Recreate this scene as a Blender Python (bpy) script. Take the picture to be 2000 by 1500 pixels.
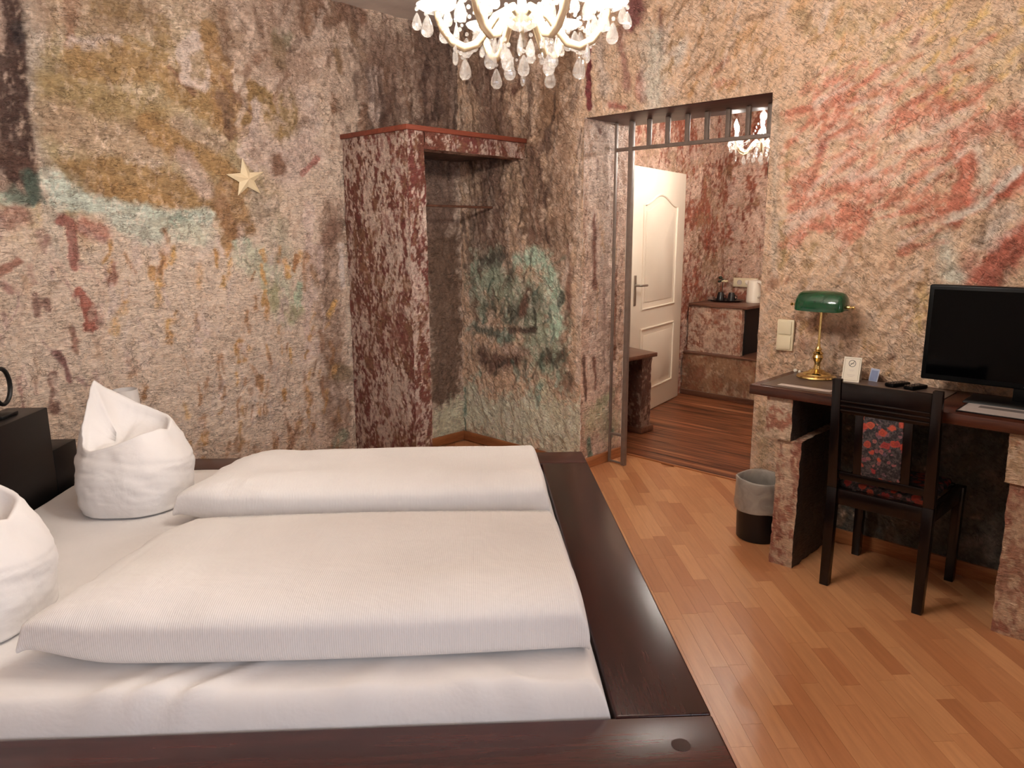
import bpy, bmesh, math, random
import numpy as np
from mathutils import Vector, Matrix

for o in list(bpy.data.objects):
    bpy.data.objects.remove(o, do_unlink=True)
SC = bpy.context.scene
COL = SC.collection
R = math.radians

# ------------------------------------------------------------------ camera
CAM = Vector((-3.471, -3.831, 1.45))
PITCH, ROLL, HEAD = R(11.5), R(-0.28), R(46.0)     # heading measured from the long axis of the right wall
cd = bpy.data.cameras.new('camera')
cd.sensor_width = 36.0
cd.lens = 1450.0 / 2000.0 * 36.0
cd.clip_start = 0.05
cam = bpy.data.objects.new('camera', cd)
COL.objects.link(cam)
fwd_h = Vector((math.sin(HEAD), math.cos(HEAD), 0))
rgt_h = Vector((math.cos(HEAD), -math.sin(HEAD), 0))
up = Vector((0, 0, 1))
F = fwd_h * math.cos(PITCH) - up * math.sin(PITCH)
U0 = fwd_h * math.sin(PITCH) + up * math.cos(PITCH)
RR = rgt_h * math.cos(ROLL) + U0 * math.sin(ROLL)
UU = -rgt_h * math.sin(ROLL) + U0 * math.cos(ROLL)
cam.matrix_world = Matrix(((RR.x, UU.x, -F.x, CAM.x), (RR.y, UU.y, -F.y, CAM.y), (RR.z, UU.z, -F.z, CAM.z), (0, 0, 0, 1)))
SC.camera = cam

# ------------------------------------------------------------------ world, exposure, lamp strengths
w = bpy.data.worlds.new('world'); SC.world = w
w.use_nodes = True
w.node_tree.nodes['Background'].inputs[0].default_value = (0.86, 0.90, 1.0, 1)
w.node_tree.nodes['Background'].inputs[1].default_value = 7.0       # soft overcast daylight, reaching the room only through the window behind the viewer
vs = SC.view_settings
vs.view_transform = 'Standard'; vs.look = 'None'; vs.gamma = 1.0; vs.use_curve_mapping = False
vs.exposure = 0.08
SC.cycles.caustics_refractive = False; SC.cycles.caustics_reflective = False
BULB = 1020.0            # radiance of the bulbs in the room's chandelier
HALL_BULB = 900.0       # and of those in the hall
BULB_COL = (1.0, 0.935, 0.855)

# ------------------------------------------------------------------ helpers
def srgb(c):
    return tuple(((v / 255.0) / 12.92 if v / 255.0 <= 0.04045 else ((v / 255.0 + 0.055) / 1.055) ** 2.4) for v in c)

def tag(o, label=None, cat=None, group=None, kind=None):
    if label: o['label'] = label
    if cat: o['category'] = cat
    if group: o['group'] = group
    if kind: o['kind'] = kind
    return o

def empty(name, loc=(0, 0, 0), rz=0.0, label=None, cat=None, group=None, kind=None):
    o = bpy.data.objects.new(name, None)
    o.empty_display_size = 0.05
    COL.objects.link(o)
    o.location = loc; o.rotation_euler = (0, 0, rz)
    return tag(o, label, cat, group, kind)

def link_mesh(name, me, mat, parent=None):
    o = bpy.data.objects.new(name, me)
    COL.objects.link(o)
    if mat is not None and not me.materials: me.materials.append(mat)
    if parent: o.parent = parent
    return o

class MB:
    """collects shapes into one mesh"""
    def __init__(s): s.bm = bmesh.new()
    def box(s, x0, x1, y0, y1, z0, z1):
        v = [s.bm.verts.new((x, y, z)) for x in (x0, x1) for y in (y0, y1) for z in (z0, z1)]
        for q in ((0, 1, 3, 2), (4, 6, 7, 5), (0, 4, 5, 1), (2, 3, 7, 6), (0, 2, 6, 4), (1, 5, 7, 3)):
            s.bm.faces.new([v[i] for i in q])
        return s
    def hexa(s, bot, top):
        b = [s.bm.verts.new(p) for p in bot]; t = [s.bm.verts.new(p) for p in top]
        n = len(b)
        s.bm.faces.new(b[::-1]); s.bm.faces.new(t)
        for i in range(n): s.bm.faces.new((b[i], b[(i + 1) % n], t[(i + 1) % n], t[i]))
        return s
    def prism(s, poly, y0, y1, axis='y'):
        def P(a, b, d): return {'y': (a, d, b), 'x': (d, a, b), 'z': (a, b, d)}[axis]
        return s.hexa([P(a, b, y0) for a, b in poly], [P(a, b, y1) for a, b in poly])
    def bevel(s, w=0.003, seg=2, ang=30):
        bmesh.ops.recalc_face_normals(s.bm, faces=s.bm.faces)
        es = [e for e in s.bm.edges if len(e.link_faces) == 2 and e.calc_face_angle(0) > R(ang)]
        if es: bmesh.ops.bevel(s.bm, geom=es, offset=w, segments=seg, profile=0.5, affect='EDGES', clamp_overlap=True)
        return s
    def lathe(s, prof, n=24, c=(0, 0, 0), axis='z', cap=True):
        def P(r, h, a):
            ca, sa = r * math.cos(a), r * math.sin(a)
            q = {'z': (ca, sa, h), 'y': (ca, h, sa), 'x': (h, ca, sa)}[axis]
            return (q[0] + c[0], q[1] + c[1], q[2] + c[2])
        rows = []
        for r, h in prof:
            if r < 1e-6: rows.append([s.bm.verts.new(P(0, h, 0))])
            else: rows.append([s.bm.verts.new(P(r, h, 2 * math.pi * i / n)) for i in range(n)])
        for a, b in zip(rows[:-1], rows[1:]):
            for i in range(n):
                j = (i + 1) % n
                if len(a) == 1 and len(b) == 1: continue
                if len(a) == 1: s.bm.faces.new((a[0], b[i], b[j]))
                elif len(b) == 1: s.bm.faces.new((a[i], a[j], b[0]))
                else: s.bm.faces.new((a[i], a[j], b[j], b[i]))
        if cap:
            for r in (rows[0], rows[-1]):
                if len(r) > 2: s.bm.faces.new(r)
        return s
    def tube(s, pts, rad, n=8, closed=False):
        pts = [Vector(p) for p in pts]; m = len(pts)
        rad = rad if isinstance(rad, (list, tuple)) else [rad] * m
        rings = []; prev = None
        for i in range(m):
            a = pts[(i - 1) % m] if (closed or i > 0) else pts[i]
            b = pts[(i + 1) % m] if (closed or i < m - 1) else pts[i]
            t = (b - a).normalized()
            if prev is None:
                x = t.orthogonal().normalized()
            else:
                x = (prev - t * prev.dot(t)).normalized()
            prev = x; y = t.cross(x)
            rings.append([s.bm.verts.new(pts[i] + (x * math.cos(2 * math.pi * k / n) + y * math.sin(2 * math.pi * k / n)) * rad[i]) for k in range(n)])
        for i in range(m if closed else m - 1):
            a, b = rings[i], rings[(i + 1) % m]
            for k in range(n):
                s.bm.faces.new((a[k], a[(k + 1) % n], b[(k + 1) % n], b[k]))
        if not closed:
            s.bm.faces.new(rings[0][::-1]); s.bm.faces.new(rings[-1])
        return s
    def ball(s, c, r, seg=10, sz=1.0):
        prof = [(r * math.sin(math.pi * i / (seg // 2 + 1)), -r * sz * math.cos(math.pi * i / (seg // 2 + 1))) for i in range(seg // 2 + 2)]
        prof[0] = (0, -r * sz); prof[-1] = (0, r * sz)
        return s.lathe(prof, seg, c)
    def mesh(s, name, smooth=True, ang=40):
        bmesh.ops.recalc_face_normals(s.bm, faces=s.bm.faces)
        me = bpy.data.meshes.new(name)
        s.bm.to_mesh(me); s.bm.free()
        if smooth:
            me.polygons.foreach_set('use_smooth', [True] * len(me.polygons))
            me.set_sharp_from_angle(angle=R(ang))
        return me
    def build(s, name, mat, parent=None, smooth=True, ang=40):
        return link_mesh(name, s.mesh(name, smooth, ang), mat, parent)

# --- noise on plain arrays (for plaster relief and paint)
_T = [np.random.RandomState(100 + k).rand(256, 256) for k in range(12)]
def vn(x, y, k=0):
    x = np.asarray(x, float); y = np.asarray(y, float)
    xi = np.floor(x).astype(int); yi = np.floor(y).astype(int)
    fx = x - xi; fy = y - yi
    fx = fx * fx * (3 - 2 * fx); fy = fy * fy * (3 - 2 * fy)
    t = _T[k % 12]
    x0, x1, y0, y1 = xi & 255, (xi + 1) & 255, yi & 255, (yi + 1) & 255
    return (t[x0, y0] * (1 - fx) + t[x1, y0] * fx) * (1 - fy) + (t[x0, y1] * (1 - fx) + t[x1, y1] * fx) * fy
def fbm(x, y, k=0, o=4):
    v = 0; a = 0.5; s = 0
    for i in range(o):
        v = v + a * vn(x * 2 ** i + 17.3 * i, y * 2 ** i + 9.1 * i, k + i); s += a; a *= 0.55
    return v / s
def sstep(a, b, x):
    t = np.clip((x - a) / (b - a), 0, 1); return t * t * (3 - 2 * t)

# --- node materials
def new_mat(name):
    m = bpy.data.materials.new(name); m.use_nodes = True
    nt = m.node_tree; b = nt.nodes['Principled BSDF']
    return m, nt, b
def node(nt, t, **kw):
    n = nt.nodes.new(t)
    for k, v in kw.items(): setattr(n, k, v)
    return n
def ramp(nt, fac, stops):
    r = node(nt, 'ShaderNodeValToRGB')
    el = r.color_ramp.elements
    while len(el) < len(stops): el.new(0.5)
    for e, (p, c) in zip(el, stops):
        e.position = p; e.color = (*c, 1) if len(c) == 3 else c
    nt.links.new(fac, r.inputs[0]); return r.outputs[0]
def mixc(nt, mode, fac, a, b):
    m = node(nt, 'ShaderNodeMix', data_type='RGBA', blend_type=mode)
    for s, v in ((m.inputs['Factor'], fac), (m.inputs['A'], a), (m.inputs['B'], b)):
        if hasattr(v, 'links') or hasattr(v, 'is_output'): nt.links.new(v, s)
        elif isinstance(v, (int, float)): s.default_value = v
        else: s.default_value = (*v, 1) if len(v) == 3 else v
    return m.outputs['Result']
def coords(nt, scale=(1, 1, 1), rot=(0, 0, 0), out='Object'):
    tc = node(nt, 'ShaderNodeTexCoord'); mp = node(nt, 'ShaderNodeMapping')
    mp.inputs['Scale'].default_value = scale; mp.inputs['Rotation'].default_value = rot
    nt.links.new(tc.outputs[out], mp.inputs['Vector']); return mp.outputs[0]
def noise(nt, vec, scale, detail=3, rough=0.5, dist=0.0):
    n = node(nt, 'ShaderNodeTexNoise')
    n.inputs['Scale'].default_value = scale; n.inputs['Detail'].default_value = detail
    n.inputs['Roughness'].default_value = rough; n.inputs['Distortion'].default_value = dist
    nt.links.new(vec, n.inputs['Vector']); return n.outputs['Fac']
def bump(nt, b, h, strength=0.3, dist=0.01, prev=None):
    n = node(nt, 'ShaderNodeBump'); n.inputs['Strength'].default_value = strength; n.inputs['Distance'].default_value = dist
    nt.links.new(h, n.inputs['Height'])
    if prev: nt.links.new(prev, n.inputs['Normal'])
    nt.links.new(n.outputs[0], b.inputs['Normal']); return n.outputs[0]

def simple(name, c, rough=0.5, metal=0.0, spec=0.5, var=0.12, scale=12.0, bumpy=0.0):
    m, nt, b = new_mat(name)
    v = coords(nt)
    f = noise(nt, v, scale, 3)
    lin = srgb(c)
    col = ramp(nt, f, [(0.3, tuple(x * (1 - var) for x in lin)), (0.7, tuple(min(1, x * (1 + var)) for x in lin))])
    nt.links.new(col, b.inputs['Base Color'])
    b.inputs['Roughness'].default_value = rough; b.inputs['Metallic'].default_value = metal
    b.inputs['Specular IOR Level'].default_value = spec
    if bumpy: bump(nt, b, noise(nt, v, scale * 6, 3), bumpy, 0.004)
    return m

def wood(name, dark, light, along='x', rough=0.35, spec=0.5, fine=1.0, coat=0.0):
    m, nt, b = new_mat(name)
    sc = {'x': (1.2, 14, 14), 'y': (14, 1.2, 14), 'z': (14, 14, 1.2)}[along]
    v = coords(nt, tuple(q * fine for q in sc))
    f = noise(nt, v, 2.2, 5, 0.6, 0.6)
    col = ramp(nt, f, [(0.3, srgb(dark)), (0.7, srgb(light))])
    g = noise(nt, coords(nt, tuple(q * fine * 5 for q in sc)), 3.0, 3)
    col = mixc(nt, 'MULTIPLY', 0.5, col, ramp(nt, g, [(0.35, (0.6, 0.6, 0.6)), (0.6, (1, 1, 1))]))
    nt.links.new(col, b.inputs['Base Color'])
    b.inputs['Roughness'].default_value = rough; b.inputs['Specular IOR Level'].default_value = spec
    b.inputs['Coat Weight'].default_value = coat; b.inputs['Coat Roughness'].default_value = 0.15
    bump(nt, b, f, 0.08, 0.003)
    return m

def plaster(name, crack=1.0, scale=1.0, tilt=(0, 0, 0), net=0.5):
    """stucco whose colour is the paint stored on the mesh; cracks and fine relief from nodes.
    tilt turns the wall's crack direction away from level"""
    m, nt, b = new_mat(name)
    at = node(nt, 'ShaderNodeAttribute', attribute_name='paint')
    v = coords(nt)
    def stretched(sc):
        r1 = node(nt, 'ShaderNodeMapping'); r1.inputs['Rotation'].default_value = tilt; nt.links.new(v, r1.inputs['Vector'])
        r2 = node(nt, 'ShaderNodeMapping'); r2.inputs['Scale'].default_value = sc; nt.links.new(r1.outputs[0], r2.inputs['Vector'])
        return r2.outputs[0]
    def lines(vec, sc, width, dist):
        n = noise(nt, vec, sc, 3, .55, dist)
        a = node(nt, 'ShaderNodeMath', operation='SUBTRACT'); nt.links.new(n, a.inputs[0]); a.inputs[1].default_value = .5
        q = node(nt, 'ShaderNodeMath', operation='ABSOLUTE'); nt.links.new(a.outputs[0], q.inputs[0])
        return ramp(nt, q.outputs[0], [(0.0, (1, 1, 1)), (width, (0, 0, 0))])
    def mul(a, c):
        k = node(nt, 'ShaderNodeMath', operation='MULTIPLY')
        for s, x in ((k.inputs[0], a), (k.inputs[1], c)):
            if isinstance(x, (int, float)): s.default_value = x
            else: nt.links.new(x, s)
        return k.outputs[0]
    # fine mottling
    n1 = noise(nt, v, 55 * scale, 5, 0.65, 0.4)
    c = mixc(nt, 'MULTIPLY', 1.0, at.outputs['Color'], ramp(nt, n1, [(0.28, (0.74, 0.71, 0.68)), (0.48, (1, 1, 1)), (0.72, (1.18, 1.17, 1.16))]))
    # short dashes of crackle along the trowel direction
    l1 = lines(stretched((9 * scale, 9 * scale, 27 * scale)), 1.5, .030, 1.4)
    k1 = ramp(nt, noise(nt, v, 13.0, 3, 0.6), [(0.44, (0, 0, 0)), (0.52, (1, 1, 1))])
    d1 = mul(l1, k1)
    # a looser net of wider cracks in places
    nd = node(nt, 'ShaderNodeTexNoise'); nd.inputs['Scale'].default_value = 16; nd.inputs['Detail'].default_value = 4
    nt.links.new(v, nd.inputs['Vector'])
    vm = node(nt, 'ShaderNodeVectorMath', operation='MULTIPLY_ADD')
    nt.links.new(nd.outputs['Color'], vm.inputs[0]); vm.inputs[1].default_value = (0.16, 0.16, 0.12); nt.links.new(v, vm.inputs[2])
    vo = node(nt, 'ShaderNodeTexVoronoi', feature='DISTANCE_TO_EDGE'); vo.inputs['Scale'].default_value = 15 * scale
    nt.links.new(vm.outputs[0], vo.inputs['Vector'])
    line = ramp(nt, vo.outputs['Distance'], [(0.0, (1, 1, 1)), (0.075, (0, 0, 0))])
    k2 = mul(ramp(nt, noise(nt, v, 4.0, 3, 0.6), [(0.52, (0, 0, 0)), (0.60, (1, 1, 1))]), ramp(nt, noise(nt, v, 24.0, 2), [(0.42, (0, 0, 0)), (0.55, (1, 1, 1))]))
    d2 = mul(mul(line, k2), net * 2)
    ad = node(nt, 'ShaderNodeMath', operation='MAXIMUM'); nt.links.new(d1, ad.inputs[0]); nt.links.new(d2, ad.inputs[1])
    c = mixc(nt, 'MULTIPLY', mul(ad.outputs[0], .72 * crack), c, (0.30, 0.24, 0.19))
    n3 = noise(nt, stretched((14, 14, 50)), 1.6, 4, 0.6, 1.2)
    c = mixc(nt, 'MULTIPLY', 0.5 * crack, c, ramp(nt, n3, [(0.33, (0.55, 0.49, 0.45)), (0.41, (1, 1, 1))]))
    nt.links.new(c, b.inputs['Base Color'])
    b.inputs['Roughness'].default_value = 0.55
    b.inputs['Specular IOR Level'].default_value = 0.4
    p = bump(nt, b, n1, 0.75, 0.013)
    p = bump(nt, b, n3, 0.9, 0.020, p)
    inv = node(nt, 'ShaderNodeMath', operation='SUBTRACT'); inv.inputs[0].default_value = 1; nt.links.new(ad.outputs[0], inv.inputs[1])
    bump(nt, b, inv.outputs[0], 0.6, 0.006, p)
    return m

def grid_faces(nx, ny, keep=None):
    i, j = np.meshgrid(np.arange(nx - 1), np.arange(ny - 1), indexing='ij')
    a = i * ny + j
    q = np.stack([a, a + ny, a + ny + 1, a + 1], -1).reshape(-1, 4)
    if keep is not None: q = q[keep.reshape(-1)]
    return q
def np_mesh(name, V, Q, col=None, smooth=True):
    me = bpy.data.meshes.new(name)
    me.vertices.add(len(V)); me.vertices.foreach_set('co', np.ascontiguousarray(V, np.float32).ravel())
    me.loops.add(len(Q) * 4); me.loops.foreach_set('vertex_index', np.ascontiguousarray(Q, np.int32).ravel())
    me.polygons.add(len(Q)); me.polygons.foreach_set('loop_start', np.arange(0, len(Q) * 4, 4, dtype=np.int32))
    me.polygons.foreach_set('use_smooth', np.full(len(Q), smooth))
    me.update(calc_edges=True); me.validate()
    if col is not None:
        at = me.attributes.new('paint', 'FLOAT_COLOR', 'POINT')
        c4 = np.ones((len(V), 4), np.float32); c4[:, :3] = col
        at.data.foreach_set('color', c4.ravel())
    return me

def paint(a, z, base, strokes, scatter, seed=0, mott=0.14, gain=1.12):
    """brush paint on a wall: a = metres along it, z = metres up; strokes = (points, half width, colour, softness, breakup, opacity, roughness)"""
    col = np.empty((len(a), 3)); col[:] = np.array(srgb(base))
    n_big = fbm(a * 2.2, z * 2.2, seed, 4) - 0.5
    n_mid = fbm(a * 9, z * 9, seed + 3, 4) - 0.5
    n_fin = fbm(a * 34, z * 34, seed + 5, 3) - 0.5
    n_str = fbm(a * 52, z * 11, seed + 7, 3)
    n_dia = fbm((a + z) * 16, (a - z) * 46, seed + 2, 3)
    col *= (1 + mott * 2 * n_big + mott * 1.6 * n_mid + mott * 1.6 * n_fin)[:, None]
    edge = n_mid * 1.3 + n_fin * 1.1
    brk = 0.55 * n_str + 0.45 * n_dia
    rng = random.Random(seed * 7 + 5)
    todo = list(strokes)
    extra = []
    for (bx, n, ang, spr, ln, wd, cols, soft, bk, op) in scatter:
        for _ in range(n):
            x = rng.uniform(bx[0], bx[1]); y = rng.uniform(bx[2], bx[3])
            t = R(ang) + rng.gauss(0, spr); L = rng.uniform(*ln)
            dx, dy = math.cos(t) * L / 2, math.sin(t) * L / 2
            extra.append(([(x - dx, y - dy), (x + rng.uniform(-.15, .15) * L, y), (x + dx, y + dy)], rng.uniform(*wd), rng.choice(cols), soft, bk, op * rng.uniform(.7, 1.1), 1.2))
    for (pts, wd, c, soft, bk, op, rough) in todo + extra:
        px = [p[0] for p in pts]; py = [p[1] for p in pts]; mg = wd * 2.0
        sel = np.where((a > min(px) - mg) & (a < max(px) + mg) & (z > min(py) - mg) & (z < max(py) + mg))[0]
        if not len(sel): continue
        A, Z = a[sel], z[sel]
        d = np.full(len(sel), 1e9)
        for (x0, y0), (x1, y1) in zip(pts[:-1], pts[1:]):
            vx, vy = x1 - x0, y1 - y0; l2 = vx * vx + vy * vy + 1e-9
            t = np.clip(((A - x0) * vx + (Z - y0) * vy) / l2, 0, 1)
            d = np.minimum(d, np.hypot(A - x0 - t * vx, Z - y0 - t * vy))
        m = np.clip((1 - d / wd + edge[sel] * rough) / soft, 0, 1)
        if bk > 0: m = m * sstep(bk - 0.10, bk + 0.10, brk[sel] + 0.12)
        m = np.clip(m * op, 0, 1)[:, None]
        cl_ = np.array(srgb(c)); lu_ = cl_ @ np.array((.25, .65, .10)); cl_ = lu_ + (cl_ - lu_) * .80
        cc = cl_[None, :] * (1 + 0.35 * n_fin[sel] + 0.30 * (n_str[sel] - 0.5))[:, None]
        col[sel] = col[sel] * (1 - m) + cc * m
    # trowelled stucco: pale scrapes, plus relief highlights and hollow shade painted into the colour
    wv = fbm(a * 4, z * 4, seed + 9, 3) * .25
    t1 = .6 * fbm((a + wv) * 30, (z + wv) * 17, seed + 6, 4) + .4 * fbm(a * 85, z * 60, seed + 1, 3)
    t2 = .6 * fbm((a - wv) * 22 + 40, (z + wv) * 30 + 9, seed + 2, 4) + .4 * fbm(a * 70 + 5, z * 85, seed + 8, 3)
    lum = col @ np.array((.25, .65, .10))
    m1 = (sstep(.53, .575, t1 + n_big * .12) * .66 * (.10 + .90 * sstep(.12, .36, lum)))[:, None]
    col = col * (1 - m1) + (col * .55 + np.array(srgb((228, 208, 192)))[None] * .45) * m1 * 1.06
    m2 = (sstep(.55, .60, t2 - n_big * .12) * .46)[:, None]
    col = col * (1 - m2) + col * np.array((.60, .52, .46))[None] * m2
    col = np.clip(col * gain, 0.005, None)
    return col * np.minimum(1, .86 / col.max(1))[:, None]

def relief(a, z, seed=0, amp=1.0):
    r = 1 - np.abs(2 * fbm(a * 11, z * 8, seed + 1, 4) - 1)
    g = fbm(a * 30, z * 22, seed + 4, 3)
    w_ = 1 - np.abs(2 * fbm(a * 24 + z * 6, z * 14, seed + 8, 3) - 1)
    return 1.7 * amp * (0.016 * (r - 0.8) + 0.009 * (g - 0.5) + 0.009 * (w_ - 0.8))

def vnoise3(P, f, k=0):
    return fbm(P[:, 0] * f + P[:, 2] * f * 0.71, P[:, 1] * f + P[:, 2] * f * 0.83 + P[:, 0] * f * 0.3, k, 3) - 0.5
def rough_box(name, lo, hi, mat, colfn, parent=None, res=0.012, amp=0.012, faces='xXyYzZ', seed=0):
    """masonry block with an uneven rendered surface"""
    Vs, Qs, Ns = [], [], []; off = 0
    lo = np.array(lo, float); hi = np.array(hi, float)
    for f_ in faces:
        ax = 'xyz'.index(f_.lower()); side = hi if f_.isupper() else lo
        b1, b2 = [i for i in range(3) if i != ax]
        n1 = max(2, int((hi[b1] - lo[b1]) / res) + 1); n2 = max(2, int((hi[b2] - lo[b2]) / res) + 1)
        g1, g2 = np.meshgrid(np.linspace(lo[b1], hi[b1], n1), np.linspace(lo[b2], hi[b2], n2), indexing='ij')
        P = np.zeros((n1 * n2, 3)); P[:, ax] = side[ax]; P[:, b1] = g1.ravel(); P[:, b2] = g2.ravel()
        Vs.append(P); Qs.append(grid_faces(n1, n2) + off); off += n1 * n2
        nn = np.zeros(3); nn[ax] = 1 if f_.isupper() else -1
        Ns.append(np.repeat(nn[None], n1 * n2, 0))
    V = np.concatenate(Vs); Q = np.concatenate(Qs); N = np.concatenate(Ns)
    c = colfn(V, N)
    W = V + amp * np.stack([vnoise3(V, 9, seed) + .6 * vnoise3(V, 34, seed + 3), vnoise3(V + 3.1, 9, seed + 1) + .6 * vnoise3(V + 1.7, 34, seed + 5), 0.5 * vnoise3(V + 7.7, 9, seed + 2)], -1)
    W[:, 2] = np.maximum(W[:, 2], min(lo[2], V[:, 2].min()))
    return link_mesh(name, np_mesh(name, W, Q, c), mat, parent)

def fleck_colors(base, flecks, thr=0.52, seed=0, sx=26, sz=9):
    """broken paint: a base coat with brighter, mostly vertical scrapes of other colours over it"""
    def fn(V, N):
        h = np.where(np.abs(N[:, 0]) > 0.5, V[:, 1] * 1.0 + 5, V[:, 0] + 11.0); z = V[:, 2] + np.where(np.abs(N[:, 2]) > .5, V[:, 1], 0)
        col = np.empty((len(V), 3)); col[:] = srgb(base)
        col *= (0.72 + 0.56 * fbm(h * 6, z * 4, seed + 4, 4))[:, None]
        warp = fbm(h * 5, z * 5, seed + 9, 3) * 1.2
        for i, (c, k) in enumerate(flecks):
            n = 0.55 * fbm((h + .12 * warp) * sx, (z + .1 * warp) * sz, seed + i, 4) + 0.45 * fbm(h * 75, z * 48, seed + i + 2, 3)
            big = fbm(h * 3.5 + i * 3, z * 2.2, seed + i + 6, 3)
            m = sstep(thr - 0.02, thr + 0.05, n + (big - 0.5) * 0.35) * k
            col = col * (1 - m[:, None]) + np.array(srgb(c))[None] * (0.8 + .4 * fbm(h * 60, z * 60, seed + 1, 2))[:, None] * m[:, None]
        return np.clip(col, .004, 1)
    return fn

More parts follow.
